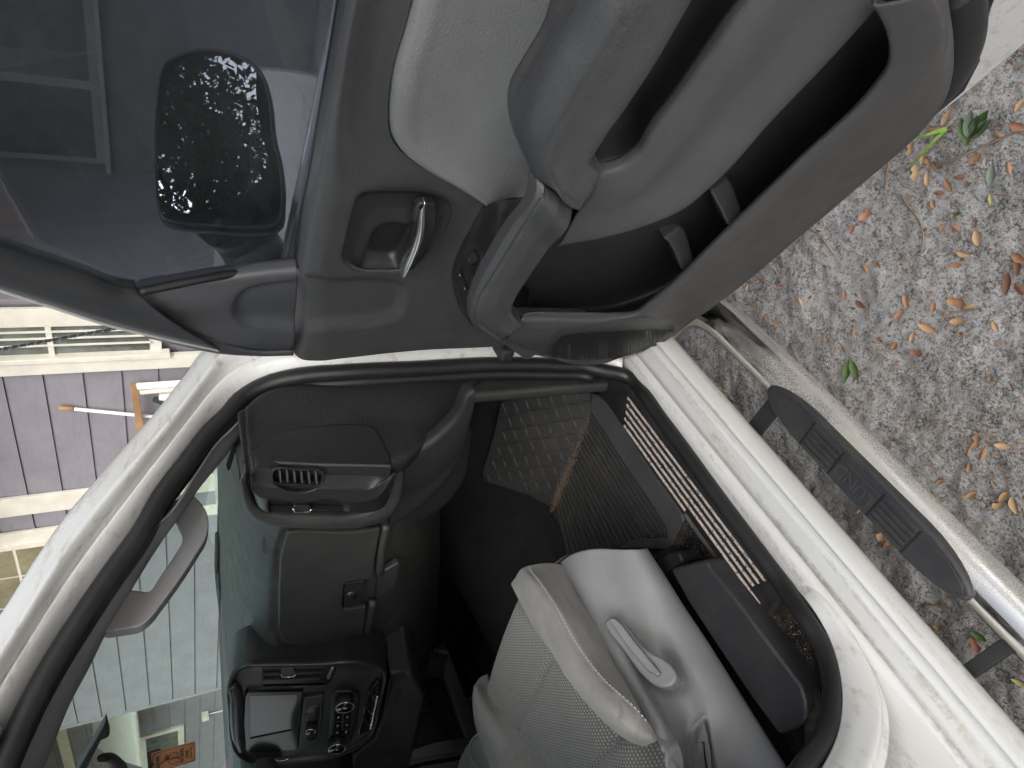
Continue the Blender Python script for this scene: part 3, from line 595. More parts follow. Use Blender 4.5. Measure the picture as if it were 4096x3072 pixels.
g = loft([h1 + np.array([0, 0, -.03]), h1, h1 * .25 + h2 * .75 + DN * .004, h2 * .3 + h3 * .7 + DN * .002, h3, h4, h4 * .15 + h5 * .85 + DN * .003, h5, h6], 90, 81, lin=True)
g = trench(g, 'B', [(1198, 858), (1090, 1020), (1000, 1165), (905, 1320), (884, 1385), (898, 1430), (1002, 1505)], -DN * .003, 6)
grid('pull_handle', g, ARM, door, thick=.003)
# switch panel between trim and bar
s1 = cD('B', [(925, 895), (880, 985), (812, 1120), (786, 1200), (792, 1265), (828, 1370), (868, 1430)], .002)
s2 = cD('B', [(1100, 872), (1010, 990), (932, 1125), (864, 1272), (850, 1350), (862, 1410), (878, 1438)], .060)
g = loft([s1 - DN * .01, s1, s1 * .7 + s2 * .3 - np.array([0, 0, .002]), s2], 70, 40)
g = dent(g, 'T', [(330, 690), (380, 610), (400, 625), (440, 740), (440, 800), (420, 870), (375, 905), (350, 860), (315, 775)], (0, 0, -.007), 5)
sp = grid('switch_panel', g, plastic('switch_black', (.014, .014, .015), .42, dust=.9, dustc=(.22, .2, .17)), door, thick=.003)
def onsp(x, y, up=0.):
    P = np.array([aD(fp('T', x, y), w) for w in np.linspace(0, .07, 30)]); V = g.reshape(-1, 3); d = ((P[:, None] - V[None]) ** 2).sum(2).min(1); return P[int(d.argmin())] + np.array([0, 0, up])
slab('window_switch', [onsp(*q_, .001) for q_ in [(345, 700), (385, 630), (400, 640), (440, 745), (375, 800)]], (0, 0, .006), SMOOTHB, sp, bevel=.002, seg=3)
slab('switch_cup', [onsp(*q_, -.006) for q_ in [(375, 800), (440, 760), (438, 810), (415, 870), (375, 900)]], (0, 0, .005), SMOOTHB, sp, bevel=.002, seg=3)
def dot(x, y, r, mat, par, f=onsp, k=8):
    c = f(x, y, .008 if (x, y) == (375, 722) else .0018); u = f(x + 14, y, 0) - f(x, y, 0); v = f(x, y + 14, 0) - f(x, y, 0); u /= np.linalg.norm(u); v /= np.linalg.norm(v)
    return slab('switch_icon', [c + r * (math.cos(t) * u + 1.7 * math.sin(t) * v) for t in np.linspace(0, 2 * math.pi, k + 1)[:-1]], (0, 0, .0004), mat, par, bevel=0)
dot(375, 722, .0022, ICON, sp); dot(239, 895, .0019, ICON, sp); dot(289, 1032, .0019, ICON, sp)
bar('lock_switch', onsp(240, 825, .0015), onsp(328, 1065, .0015), .0035, .002, PIANO, sp)
# lower gray panel, recess under the armrest, map pocket
pk = cD('C', [(1120, -60), (1060, 0), (860, 260), (740, 430), (640, 560), (580, 655), (505, 708), (430, 722), (395, 700)], .052)
pk0 = ext(pk, .3)
back = pk0 - DN * .085 + np.array([0, 0, .075])
grid('armrest_recess', loft([pk0 - DN * .012 + np.array([0, 0, -.003]), pk0 - DN * .06 + np.array([0, 0, -.012]), back, back + np.array([0, 0, .08])], 60, 24), DARKP, door, thick=.002)
l2 = ext(cD('C', [(1110, 0), (900, 270), (780, 450), (690, 580), (610, 690), (520, 760), (430, 790), (400, 790)], .057), .3)
l3 = ext(cD('C', [(1330, 0), (1080, 300), (930, 490), (800, 640), (690, 760), (560, 850), (400, 900), (335, 890)], .052), .3)
l4 = ext(cD('C', [(1600, 0), (1380, 240), (1150, 480), (900, 750), (755, 868), (600, 938), (430, 990), (228, 1026)], .034), .3)
l5 = l4 - DN * .03 + np.array([0, 0, -.004])
grid('lower_insert', loft([pk0 - DN * .015, pk0[:, :], l2, l3, l4, l5], 110, 50), LOWER, door, thick=.003)
# pocket back wall
lip = cD('C', [(1570, 20), (1620, 110), (1643, 210), (1632, 290), (1560, 392), (1250, 690), (950, 980), (640, 1272), (560, 1330), (430, 1346), (250, 1345), (92, 1345)], .075)
w1 = cD('C', [(1720, -60), (1640, 20), (1400, 260), (1150, 500), (900, 770), (755, 890), (600, 960), (430, 1010), (228, 1046), (90, 1200)], .004)
w2_ = cD('C', [(1800, 60), (1760, 200), (1600, 380), (1300, 690), (1000, 990), (860, 1100), (700, 1220), (520, 1290), (300, 1320), (110, 1330)], -.015)
w3 = lip[[1, 3, 4, 5, 6, 7, 8, 9, 10, 11]] - DN * .012 + np.array([0, 0, -.05])
grid('map_pocket', loft([ext(w1, .2) + np.array([0, 0, .10]), ext(w1, .2), ext(w2_, .1), ext(w3, .02)], 80, 40), DARKP, door, thick=.002)
lf = cD('C', [(225, 1020), (200, 1060), (150, 1150), (90, 1270), (50, 1310), (92, 1350)], .03); lb = cD('C', [(560, 1000), (500, 1060), (440, 1150), (430, 1250), (430, 1310), (440, 1346)], .004)
for pts in ([(690, 1010), (760, 958), (785, 975), (822, 1100), (772, 1152), (738, 1070), (715, 1030)], [(888, 812), (968, 755), (988, 790), (1026, 905), (968, 966), (930, 885), (905, 840)]):
    P = np.array([aD(fp('C', *q_), .012 + .055 * (q_[1] - pts[1][1]) / 200) for q_ in pts]); slab('bottle_divider', P, -DN * .035 - DD * .008, plastic('divider', (.028, .028, .029), .5, .3), door, bevel=.005, seg=3)
# pocket front: lip roll -> crease -> lower face -> bottom edge
crs = cD('C', [(1785, -20), (1842, 120), (1822, 222), (1780, 302), (1650, 430), (1330, 720), (1020, 1000), (720, 1270), (590, 1385), (420, 1395), (250, 1400), (40, 1415)], .078)
bot = cD('C', [(1890, -20), (1916, 200), (1910, 315), (1862, 450), (1790, 542), (1500, 800), (1250, 1012), (960, 1250), (830, 1342), (640, 1470), (440, 1532), (120, 1492)], .030)
n_ = 140; q0 = [cr(x_, n_) for x_ in (lip, crs, bot)]
lp = q0[0]; g = loft([lp - DN * .012 + np.array([0, 0, -.03]), lp - DN * .006 + np.array([0, 0, -.003]), lp, lp * .6 + q0[1] * .4 + DN * .003, q0[1], q0[1] * .55 + q0[2] * .45 + DN * .002, q0[1] * .1 + q0[2] * .9, q0[2], q0[2] - DN * .03], 190, 80)
g = dent(g, 'C', [(178, 1490), (195, 1462), (255, 1400), (330, 1386), (738, 1372), (752, 1380), (735, 1400), (600, 1490), (520, 1518), (330, 1524), (212, 1512)], -DN * .004, 5)
lt = grid('lower_trim', g, plastic('pocket_front', (.062, .062, .062), .52, .35, 430), door, thick=.003)
# speaker grille ribs
gp = [fp('C', *q_) for q_ in [(190, 1487), (205, 1465), (258, 1408), (330, 1394), (730, 1379), (742, 1383), (728, 1398), (596, 1484), (518, 1511), (330, 1517), (218, 1505)]]
gpoly = np.array(gp); ribs = []; V = g.reshape(-1, 3); pv = proj(V)
Vb, Fb = [], []
for k in range(84):
    x = 2000 + (186 + k * 6.7) * .9476
    ys_ = np.linspace(2000, 1200, 90) * 0 + np.linspace(1275, 1445, 90); pts = np.stack([np.full(90, x) + (ys_ - 1360) * .04, ys_], 1); ins = pts[sdf(pts, gpoly) < 0]
    if len(ins) < 6: continue
    ln = []
    for q_ in (ins[0], ins[len(ins)//3], ins[2*len(ins)//3], ins[-1]):
        ln.append(V[((pv - q_) ** 2).sum(1).argmin()] * 0 + on(q_, V[((pv - q_) ** 2).sum(1).argmin()], DN) + DN * .0035)
    ln = np.array(ln); i0 = len(Vb)
    for P in ln: Vb += [P - DD * .0011, P + DN * .0016, P + DD * .0011]
    for j in range(3):
        for a in (0, 1): Fb.append((i0 + 3*j + a, i0 + 3*j + a + 1, i0 + 3*j + 4 + a, i0 + 3*j + 3 + a))
sg = mk('speaker_grille', Vb, Fb, plastic('grille_black', (.03, .03, .031), .45), door); tag(sg, kind='stuff')
# front foot of the panel below the bar
slab('panel_foot', cD('B', [(1090, 1436), (1400, 1440), (1300, 1480), (1180, 1560), (1110, 1600), (1010, 1530)], .044), -DN * .04, DOORT, door, bevel=.008, seg=3)
P = aD(fp('B', 1010, 1545), -.01); boxm('check_strap', P, (.05, .03, .03), BLACK, door, bevel=.006)
# rear edge seal and metal hem (top right of the photo)
tube('door_edge_seal', cD('C', [(2075, -60), (2040, 20), (2010, 110), (1975, 165), (1930, 225), (1890, 290), (1800, 420), (1500, 720)], -.048), .010, RUBBER, door, n=40)
tube('door_edge_trim', cD('C', [(1935, -60), (1945, 60), (1945, 150), (1925, 240), (1880, 330), (1700, 520)], -.025), .030, RUBBER, door, n=30, flat=.8)
# window frame, sail panel, glass (leans in above the belt)
TL = .22
gn = DN - np.array([0, 0, TL]); gn /= np.linalg.norm(gn)
g0 = dP(.5, 1.36, -.03)
def aG(p, off=0.): return on(p, g0 + DN * off, gn)
def cG(r, pts, off=0.): return np.array([aG(fp(r, *q_), off) for q_ in pts])
go = cG('A', [(1720, -250), (1635, 0), (1590, 250), (1530, 560), (1440, 1030), (1405, 1270), (1060, 1310), (620, 1390), (400, 1322), (0, 1180), (-500, 1000), (-700, 400), (-650, -300)], 0)
slab('window_glass', go, -gn * .004, TINT, door, bevel=0)
fi = cG('A', [(660, 1388), (600, 1380), (400, 1312), (200, 1250), (0, 1185), (-300, 1085), (-600, 980)], .004); fo = cG('A', [(1050, 1660), (800, 1607), (500, 1532), (200, 1435), (0, 1372), (-300, 1270), (-600, 1165)], .02)
FRM = plastic('frame_black', (.060, .063, .068), .38, .15, 500)  # bluish base lifted to stand in for haze and sky reflection
g = loft([fi - gn * .02, fi, fi * .9 + fo * .1 + gn * .008, fi * .45 + fo * .55 + gn * .012, fi * .08 + fo * .92 + gn * .004, fo, fo - gn * .03], 60, 24)
grid('window_frame', g, FRM, door)
fe = fo - gn * .004 + (fo - fi) * .05; tube('frame_edge', fe, .0045, WHITE, door, n=40, seg=8); tube('frame_seal', fo - gn * .006 + (fo - fi) * .015, .004, RUBBER, door, n=40, seg=8)
tube('upper_frame', go[[10, 11, 12, 0]] + gn * .002, .022, FRM, door, n=40, seg=10)
tube('glass_run', cG('A', [(1640, -30), (1592, 250), (1532, 560), (1442, 1030), (1408, 1250)], .006), .007, RUBBER, door, n=30, seg=8)
tube('glass_run', cG('A', [(1405, 1262), (1060, 1305), (660, 1384)], .004), .006, RUBBER, door, n=30, seg=8)
sa = cD('A', [(1412, 1278), (1300, 1288), (1060, 1318), (850, 1355), (650, 1400), (642, 1440)], -.004); sb = cD('A', [(1388, 1652), (1300, 1656), (1210, 1652), (1060, 1620), (850, 1535), (700, 1488)], .004)
g = loft([sa - DN * .02, sa, sa * .93 + sb * .07 + DN * .008, sa * .5 + sb * .5 + DN * .010, sa * .05 + sb * .95 + DN * .004, sb, sb - DN * .02], 70, 50)
g = dent(g, 'A', [(1500, 1345), (1330, 1350), (1230, 1365), (1150, 1395), (1118, 1440), (1118, 1490), (1150, 1520), (1250, 1535), (1500, 1545)], -DN * .010, 20)
grid('sail_panel', g, FRM, door)
sb2 = cD('A', [(1388, 1655), (1210, 1657), (1060, 1624), (950, 1580), (850, 1538), (760, 1508), (690, 1482)], .002); sc_ = cD('A', [(1390, 1672), (1210, 1674), (1050, 1666), (950, 1648), (850, 1625), (760, 1602), (690, 1585)], .0)
grid('frame_corner', loft([sb2, (sb2 + sc_) / 2 + DN * .004, sc_, sc_ - DN * .03], 40, 12), FRM, door)
# outside mirror seen through the glass
MW = -.22
MN = np.array([-.70, -.70, .24]); MN /= np.linalg.norm(MN); MC = aD(fp('A', 1000, 620), MW)
def aMr(p, off=0.): return on(p, MC + MN * off, MN)
def cMr(r, pts, off=0.): return np.array([aMr(fp(r, *q_), off) for q_ in pts])
hou = cMr('A', [(770, 292), (830, 252), (905, 228), (985, 219), (1100, 241), (1200, 290), (1245, 345), (1278, 440), (1303, 640), (1335, 780), (1345, 960), (1330, 1060), (1180, 1090), (1000, 1080), (850, 1070), (765, 1045), (742, 980), (730, 850), (724, 650), (735, 480), (750, 350)])
hc = hou.mean(0); H_ = cr(hou, 80, True)
sm = empty('x', (0, 0, 0), None, None); bpy.data.objects.remove(sm)
msh = grid('side_mirror', loft([H_ * .93 + hc * .07 - MN * .014, H_ * .97 + hc * .03 + MN * .002, H_ - MN * .004, H_ * .99 + hc * .01 - MN * .04, H_ * .75 + hc * .25 - MN * .09, H_ * .02 + hc * .98 - MN * .11], 80, 30), SMOOTHB, truck, thick=0, closed_u=True)
mg = cMr('A', [(862, 292), (930, 272), (1010, 264), (1100, 276), (1182, 302), (1212, 335), (1212, 400), (1242, 640), (1272, 775), (1210, 880), (1110, 935), (960, 1000), (850, 1015), (770, 1010), (748, 930), (748, 700), (765, 520), (800, 380)], -.004)
mirm = plastic('mirror_silver', (.48, .50, .52), .01, 0, var=.0, metal=1)
mgo = slab('mirror_glass', mg, -MN * .004, mirm, msh, bevel=0, n=60)
P0 = aMr(fp('A', 1198, 690), -.0036); P1 = aMr(fp('A', 1222, 690), -.0036); axm = aMr(fp('A', 1198, 600)) - aMr(fp('A', 1198, 800))
text('mirror_text', 'OBJECTS IN MIRROR ARE CLOSER', .0085, .0002, PIANO, msh, P0, axm, np.array([0, 0, 1])); text('mirror_text', 'THAN THEY APPEAR', .0085, .0002, PIANO, msh, P1, axm, np.array([0, 0, 1]))
tube('mirror_arm', np.array([aMr(fp('A', 1050, 1030), -.06), aD(fp('A', 1180, 1160), -.19), aD(fp('A', 1250, 1290), -.13)]), [.045, .05, .055], SMOOTHB, msh, n=12)

# ================================================================== DASHBOARD
ysm = [960, 1050, 1125, 1200, 1300, 1400, 1440, 1550, 1680, 1800]
def row(xs_, Xs): return cX('V', [(x, y, X) for x, y, X in zip(xs_, ysm, Xs)])
dr = [row([468, 470, 472, 473, 474, 474, 476, 482, 490, 498], [1.19, 1.27, 1.34, 1.44, 1.52, 1.55, 1.55, 1.52, 1.46, 1.40]),
      row([486, 494, 497, 497, 496, 496, 498, 502, 508, 515], [1.10, 1.13, 1.15, 1.19, 1.22, 1.22, 1.20, 1.16, 1.12, 1.06]),
      row([516, 530, 545, 541, 536, 532, 530, 527, 524, 520], [.99, .965, .965, .985, .995, .985, .96, .93, .90, .88]),
      row([528, 546, 572, 568, 562, 557, 554, 550, 546, 540], [.945, .915, .925, .942, .95, .94, .915, .885, .86, .84]),
      row([545, 565, 600, 598, 592, 588, 584, 580, 576, 570], [.935, .905, .902, .915, .918, .912, .895, .87, .845, .82]),
      row([620, 620, 640, 640, 640, 640, 640, 640, 640, 640], [.94, .905, .896, .907, .910, .905, .890, .865, .84, .82]),
      row([760] * 10, [.95, .92, .90, .91, .912, .908, .895, .87, .845, .82]),
      row([850, 850, 850, 850, 845, 835, 830, 830, 830, 830], [.96, .94, .92, .925, .925, .92, .91, .88, .86, .84]),
      row([910, 905, 900, 900, 895, 890, 885, 880, 880, 880], [1.0, .98, .965, .965, .965, .96, .95, .93, .9, .9]),
      row([960, 955, 950, 950, 945, 940, 935, 930, 930, 930], [1.15, 1.13, 1.12, 1.12, 1.12, 1.1, 1.1, 1.08, 1.0, 1.0])]
dg = loft(dr, 200, 150)
dg = trench(dg, 'H', [(545, 1345), (510, 1420), (500, 1659)], (.010, 0, 0), 10)
dg = trench(dg, 'I', [(500, 0), (478, 300), (478, 620), (520, 720), (600, 752), (900, 756), (1090, 738), (1250, 640), (1400, 500)], (.008, 0, 0), 9)
dg = trench(dg, 'H', [(545, 1332), (700, 1322), (1000, 1335), (1250, 1300)], (.008, 0, 0), 8)
dash = grid('dashboard', dg, DASH, truck, thick=.003)
def X_(r, pts, X): return cX(r, pts, X)
# speaker-like defroster grille at the corner
P = cX('H', [(172, 655), (140, 720), (100, 850), (115, 892), (130, 850), (172, 690)], 1.02); slab('corner_grille', P, (.004, 0, -.004), BLACK, dash, bevel=0)
P0 = X_('H', [(398, 1425)], .938)[0] + np.array([-.004, 0, .004]); text('airbag_lettering', 'AIRBAG', .017, .0006, plastic('embossed', (.07, .071, .071), .4), dash, P0, (-.05, -1, 0), (.45, 0, 1))
# glove box
gb_out = np.vstack([cX('H', [(552, 1352), (620, 1338), (760, 1340), (1000, 1350), (1180, 1330), (1240, 1318)], .893), cX('I', [(1238, 60), (1222, 190), (1180, 225), (1020, 248), (1000, 262), (985, 440), (1000, 456), (1140, 440), (1170, 430), (1160, 560), (1135, 690), (1085, 725), (900, 738), (720, 738), (590, 722), (530, 680), (505, 600), (508, 300), (520, 60)], .893)])
gb = slab('glove_box', gb_out, (.012, 0, 0), DASH, truck, bevel=.004, seg=3)
slab('latch_plate', cX('I', [(1005, 258), (1155, 236), (1165, 250), (1128, 430), (995, 448)], .902), (.006, 0, 0), SMOOTHB, gb, bevel=.003)
c = aX(fp('I', 1055, 348), .8985); tube('lock_cylinder', [c, c + np.array([.006, 0, 0])], .0125, plastic('lock_metal', (.09, .088, .085), .3, metal=.7), gb, seg=20); boxm('keyhole', c + np.array([-.0005, 0, 0]), (.001, .008, .002), PIANO, gb, bevel=0)
slab('glove_box_lower', cX('I', [(1272, 178), (1420, 98), (1388, 280), (1262, 368)], .900), (.02, 0, 0), DASH, gb, bevel=.004)
tube('lower_roll', np.vstack([cX('H', [(1280, 1285)], .908), cX('I', [(1285, 0), (1272, 168)], .905)]), .011, DASH, gb, n=10); tube('lower_roll', cX('I', [(1222, 385), (1190, 540), (1158, 670)], .905), .011, DASH, gb, n=10)
bar('pull_edge', aX(fp('I', 1420, 100), .895), aX(fp('I', 1385, 285), .895), .004, .004, SMOOTHB, gb, up=(1, 0, 0)); bar('pull_edge', aX(fp('I', 1275, 175), .893), aX(fp('I', 1250, 360), .893), .004, .004, SMOOTHB, gb, up=(1, 0, 0))
# end panel facing the door opening
e1 = cY('H', [(182, 470), (240, 430), (330, 350), (450, 292), (700, 258), (1100, 228), (1500, 207), (1880, 192), (1960, 190)], .935)
e2 = cY('H', [(240, 925), (262, 905), (300, 880), (420, 850), (800, 858), (1150, 862), (1335, 862), (1600, 660), (1920, 320)], .968)
e0 = cY('H', [(172, 440), (200, 410), (300, 330), (430, 270), (700, 235), (1100, 205), (1500, 185), (1880, 170), (1960, 168)], .93)
g = loft([e1 + np.array([0, .012, 0]), e1, e1 * .5 + e2 * .5 + np.array([0, -.006, 0]), e2, e2 + np.array([0, .02, 0])], 130, 60)
g = trench(g, 'H', [(238, 430), (245, 600), (258, 770), (275, 900)], (0, .004, 0), 5)
ep = grid('dash_end_panel', g, plastic('end_panel_black', (.016, .016, .017), .4, .8, 330, dust=.08), dash, thick=.003)
slab('fuse_cover', cY('H', [(264, 772), (330, 692), (460, 612), (700, 560), (1000, 536), (1130, 541), (1200, 570), (1250, 640), (1318, 800), (1332, 856), (1100, 850), (800, 846), (560, 834), (400, 824), (330, 838), (286, 880)], .943), (0, .03, 0), plastic('cover_black', (.017, .0175, .018), .38, .1, 500), dash, bevel=.006, seg=4)
# lower fairing beside the footwell
f1 = cX('H', [(1335, 870), (1480, 770), (1650, 650), (1800, 500), (1900, 320), (1935, 300)], .875); f1[:, 1] = np.minimum(f1[:, 1], 1.02)
f2 = cX('H', [(1375, 910), (1480, 850), (1620, 760), (1780, 620), (1880, 470), (1935, 360)], .872); f3 = cX('H', [(1330, 1110), (1420, 1080), (1560, 1010), (1720, 880), (1850, 700), (1900, 500)], .885); f4 = cX('H', [(1290, 1285), (1420, 1215), (1580, 1090), (1730, 930), (1840, 720), (1890, 520)], .90)
f5 = cX('H', [(1300, 1340), (1450, 1300), (1650, 1200), (1830, 1000), (1890, 800), (1910, 600)], .96)
grid('lower_fairing', loft([f1 + np.array([.03, 0, 0]), f1, f2, f3, f4, f4 + np.array([.012, 0, 0]), f5], 70, 50), plastic('fairing_black', (.011, .011, .012), .65, .35, 430), dash, thick=.003)
# side vent pod
p0 = cX('Q', [(282, 650), (300, 620), (350, 592), (430, 580), (800, 597), (1300, 606), (1700, 600), (1830, 612), (1885, 640)], .852)
p1 = cX('Q', [(288, 690), (310, 735), (350, 778), (430, 816), (800, 832), (1300, 850), (1600, 848), (1700, 800), (1880, 655)], .822)
p2 = cX('Q', [(300, 820), (320, 880), (365, 925), (440, 957), (800, 976), (1300, 988), (1540, 985), (1640, 960), (1878, 680)], .817)
p3 = cX('Q', [(330, 940), (345, 990), (375, 1045), (430, 1085), (800, 1108), (1300, 1110), (1550, 1112), (1700, 1080), (1868, 800)], .846)
p3[4:6, 0] = .85
podg = loft([p0 + np.array([.02, 0, 0]), p0, p0 * .85 + p1 * .15 + np.array([-.003, -.003, 0]), p0 * .12 + p1 * .88 + np.array([-.001, -.001, 0]), p1, p2, p2 * .8 + p3 * .2, p3, p3 + np.array([.03, 0, 0])], 130, 97, lin=True)
podg = dent(podg, 'Q', [(540, 650), (560, 632), (1040, 655), (1070, 680), (1072, 780), (1050, 800), (560, 775), (542, 750)], (.016, .012, 0), 5)
podg = dent(podg, 'Q', [(490, 1000), (800, 1012), (1320, 1018), (1370, 1060), (1300, 1090), (800, 1085), (500, 1075)], (.02, .01, 0), 5)
POD = plastic('pod_black', (.021, .0215, .023), .33, .05, 500)
pod = grid('side_air_vent', podg, POD, truck, thick=.002)
vf = lambda x, y, X=.834: aX(fp('Q', x, y), X)
fo_ = cX('Q', [(508, 655), (530, 625), (575, 612), (800, 622), (1050, 634), (1092, 655), (1108, 700), (1098, 790), (1080, 820), (1040, 830), (800, 818), (560, 802), (520, 785), (508, 740)], .829); fi_ = cX('Q', [(538, 665), (548, 645), (580, 636), (800, 645), (1040, 656), (1065, 668), (1078, 700), (1072, 775), (1060, 795), (1030, 800), (800, 790), (570, 776), (545, 765), (538, 740)], .828)
ring('vent_frame', fo_, fi_, (.006, .004, 0), POD, pod, 50, .002)
slab('vent_hole', [q_ + np.array([.014, .010, 0]) for q_ in fi_], (.002, .002, 0), PIANO, pod, bevel=0)
for k in range(6): bar('vent_slat', vf(603 + k * 79.5, 640 + k * 3, .838), vf(611 + k * 80, 778 + k * 3.5, .838), .0018, .010, plastic('slat_grey', (.10, .10, .10), .4), pod, up=(1, .7, 0), bevel=0)
for k in range(2): bar('vent_vane', aX(fp('Q', 500, 1025 + 24 * k), .858), aX(fp('Q', 1330, 1035 + 24 * k), .858), .003, .008, SMOOTHB, pod, up=(1, 0, 0), bevel=0)
tb_ = slab('vent_tab', cX('Q', [(755, 1045), (770, 1030), (930, 1035), (955, 1060), (940, 1100), (780, 1098)], .845), (.012, 0, 0), POD, pod, bevel=.002)
tube('tab_chrome', cX('Q', [(752, 1062), (770, 1100), (850, 1106), (925, 1104), (958, 1070)], .842), .0013, CHROME, tb_, seg=6); boxm('vent_wheel_mark', aX(fp('Q', 1406, 1038), .842), (.001, .003, .006), ICON, pod, bevel=0)
slab('vent_wheel', cX('Q', [(1325, 1015), (1400, 1012), (1540, 1105), (1490, 1108), (1370, 1065)], .85), (.01, 0, 0), SMOOTHB, pod, bevel=.002)
# rolled rim below the pod
m0 = cX('H', [(246, 905), (258, 1000), (285, 1100), (330, 1165), (400, 1205), (560, 1225), (800, 1232), (1120, 1212), (1220, 1170), (1290, 1090), (1328, 980), (1345, 880)], .862)
m1_ = cX('H', [(225, 930), (236, 1030), (262, 1130), (315, 1200), (400, 1240), (560, 1258), (800, 1264), (1140, 1245), (1250, 1200), (1325, 1110), (1362, 990), (1375, 890)], .858)
m2_ = cX('H', [(200, 940), (212, 1050), (240, 1160), (300, 1235), (400, 1272), (560, 1290), (800, 1296), (1160, 1278), (1290, 1225), (1365, 1120), (1395, 1000), (1405, 900)], .885)
m2_[:3, 0] = .90
grid('pod_rim', loft([m0 + np.array([.03, 0, 0]), m0, m1_, m2_, m2_ + np.array([.03, 0, 0])], 90, 30), DASH, dash, thick=.003)

# ------------------------------------------------------------------ centre stack (own plane)
KP = np.array([.815, 1.80, 1.18]); KN = np.array([-.92, -.10, .22]); KN /= np.linalg.norm(KN)
def k_(x, y, h=0): return on(fp('O', x, y), KP + KN * h, KN)
def kc(pts, h=0): return np.array([k_(*q_, h) for q_ in pts])
KO = [(188, 520), (210, 465), (262, 405), (390, 338), (600, 326), (1000, 318), (1300, 310), (1620, 286), (1880, 330), (1990, 372), (2046, 430), (2050, 520), (2020, 650), (1980, 810), (1910, 1100), (1860, 1190), (1700, 1312), (1500, 1402), (1100, 1472), (700, 1500), (480, 1488), (330, 1438), (250, 1350), (205, 1200), (182, 900)]
ko = kc(KO, 0); kce = ko.mean(0); KR = cr(ko, 120, True)
cs = grid('center_stack', loft([KR * 1.02 - kce * .02 - KN * .11, KR * 1.01 - kce * .01 - KN * .02, KR, KR * .985 + kce * .015 + KN * .004, KR * .96 + kce * .04, KR * .945 + kce * .055 - KN * .008, KR * .90 + kce * .10 - KN * .010, KR * .5 + kce * .5 - KN * .012, KR * .02 + kce * .98 - KN * .012], 120, 70), SMOOTHB, truck, thick=0, closed_u=True)
tube('stack_brow', kc([(225, 560), (260, 640), (285, 900), (300, 1150), (340, 1320)], -.004), [.012, .017, .018, .016, .010], plastic('brow_grey', (.05, .052, .052), .3), cs, n=30)
slab('screen_bezel', kc([(378, 700), (400, 662), (700, 655), (1068, 650), (1052, 900), (1015, 1300), (980, 1330), (420, 1365), (385, 1320), (362, 1000)], -.002), -KN * .02, PIANO, cs, bevel=.003)
slab('display_screen', kc([(432, 690), (700, 684), (1000, 672), (985, 880), (942, 1100), (440, 1208)], -.0005), -KN * .01, plastic('screen_glass', (.03, .028, .024), .10, spec=.8), cs, bevel=.001)
bar('screen_edge', k_(442, 1195, .001), k_(940, 1095, .001), .004, .002, SMOOTHB, cs, up=KN)
slab('radio_panel', kc([(1072, 720), (1315, 690), (1300, 980), (1240, 1260), (1200, 1310), (1010, 1320), (1040, 1000)], -.002), -KN * .02, SMOOTHB, cs, bevel=.004, seg=3)
slab('button_strip', kc([(1112, 830), (1140, 815), (1255, 808), (1262, 850), (1232, 1180), (1215, 1215), (1090, 1225), (1085, 1180)], .001), -KN * .012, PIANO, cs, bevel=.002)
slab('media_button', kc([(1118, 915), (1222, 908), (1218, 990), (1112, 998)], .004), -KN * .006, SMOOTHB, cs, bevel=.002)
def knob(x, y, r, hgt_, nm='knob', par=cs):
    a = k_(x, y, -.004); b = a + KN * hgt_; kb = tube(nm, [a, a + KN * hgt_ * .9, b], [r, r * .95, r * .86], plastic('knob_black', (.02, .02, .021), .4, .2, 300), par, seg=26, up=(0, 1, .01))
    u = np.cross(KN, (0, 0, 1)); u /= np.linalg.norm(u); v = np.cross(KN, u)
    rg = np.array([b + r * .93 * (math.cos(t) * u + math.sin(t) * v) for t in np.linspace(0, 2 * math.pi, 29)]); tube('knob_ring', rg, .0012, CHROME, kb, seg=6)
    tube('knob_face', [b, b + KN * .0012], [r * .86, r * .84], PIANO, kb, seg=26, up=(0, 1, .01)); return kb, b
knob(1160, 1010, .0125, .024); k1, b1 = knob(1560, 715, .0235, .026); k2, b2_ = knob(1468, 1205, .0235, .026)
def mark(p, w, h, mat, par, nm='icon'):
    u = np.cross(KN, (0, 0, 1)); u /= np.linalg.norm(u); v = np.cross(u, KN); return slab(nm, [p + u * w * a + v * h * b for a, b in ((-1, -1), (1, -1), (1, 1), (-1, 1))], KN * .0003, mat, par, bevel=0)
mark(b1 + KN * .0015, .0025, .004, ICON, k1); mark(b2_ + KN * .0015, .003, .0025, ICON, k2)
slab('climate_panel', kc([(1400, 690), (1440, 640), (1640, 635), (1720, 680), (1735, 750), (1690, 1000), (1640, 1240), (1560, 1300), (1400, 1300), (1370, 1240), (1385, 1000)], -.003), -KN * .02, SMOOTHB, cs, bevel=.004, seg=3)
cols = [((1436, 850), (1532, 846)), ((1546, 842), (1638, 836))]
for (xa, ya), (xb, yb) in cols:
    for j, (t0, t1) in enumerate(((0, 42), (52, 138), (146, 236), (246, 300))):
        o1, o2 = -.085 * t0, -.085 * t1
        slab('button', kc([(xa + o1, ya + t0), (xb + o1, yb + t0), (xb + o2, yb + t1), (xa + o2, ya + t1)], .001), -KN * .008, PIANO, cs, bevel=.0012)
        p = k_((xa + xb) / 2 - .085 * (t0 + t1) / 2 + 10, (ya + yb) / 2 + (t0 + t1) / 2, .0015); mark(p, .0020, .0022, ICON, cs)
        mark(p + np.array([0, .006, .001]), .0008, .0012, ICON, cs)
AMB = emit('amber_light', (1, .35, .1), 3)
mark(k_(1566, 842, .002), .0012, .0012, AMB, cs, 'indicator_light'); mark(k_(1425, 1322, .003), .0012, .0012, AMB, cs, 'indicator_light')
slab('toggle_bay', kc([(1840, 640), (1950, 500), (1975, 560), (1960, 700), (1900, 1000), (1860, 1100), (1730, 1165), (1715, 1120), (1780, 850)], .0), -KN * .02, PIANO, cs, bevel=.004)
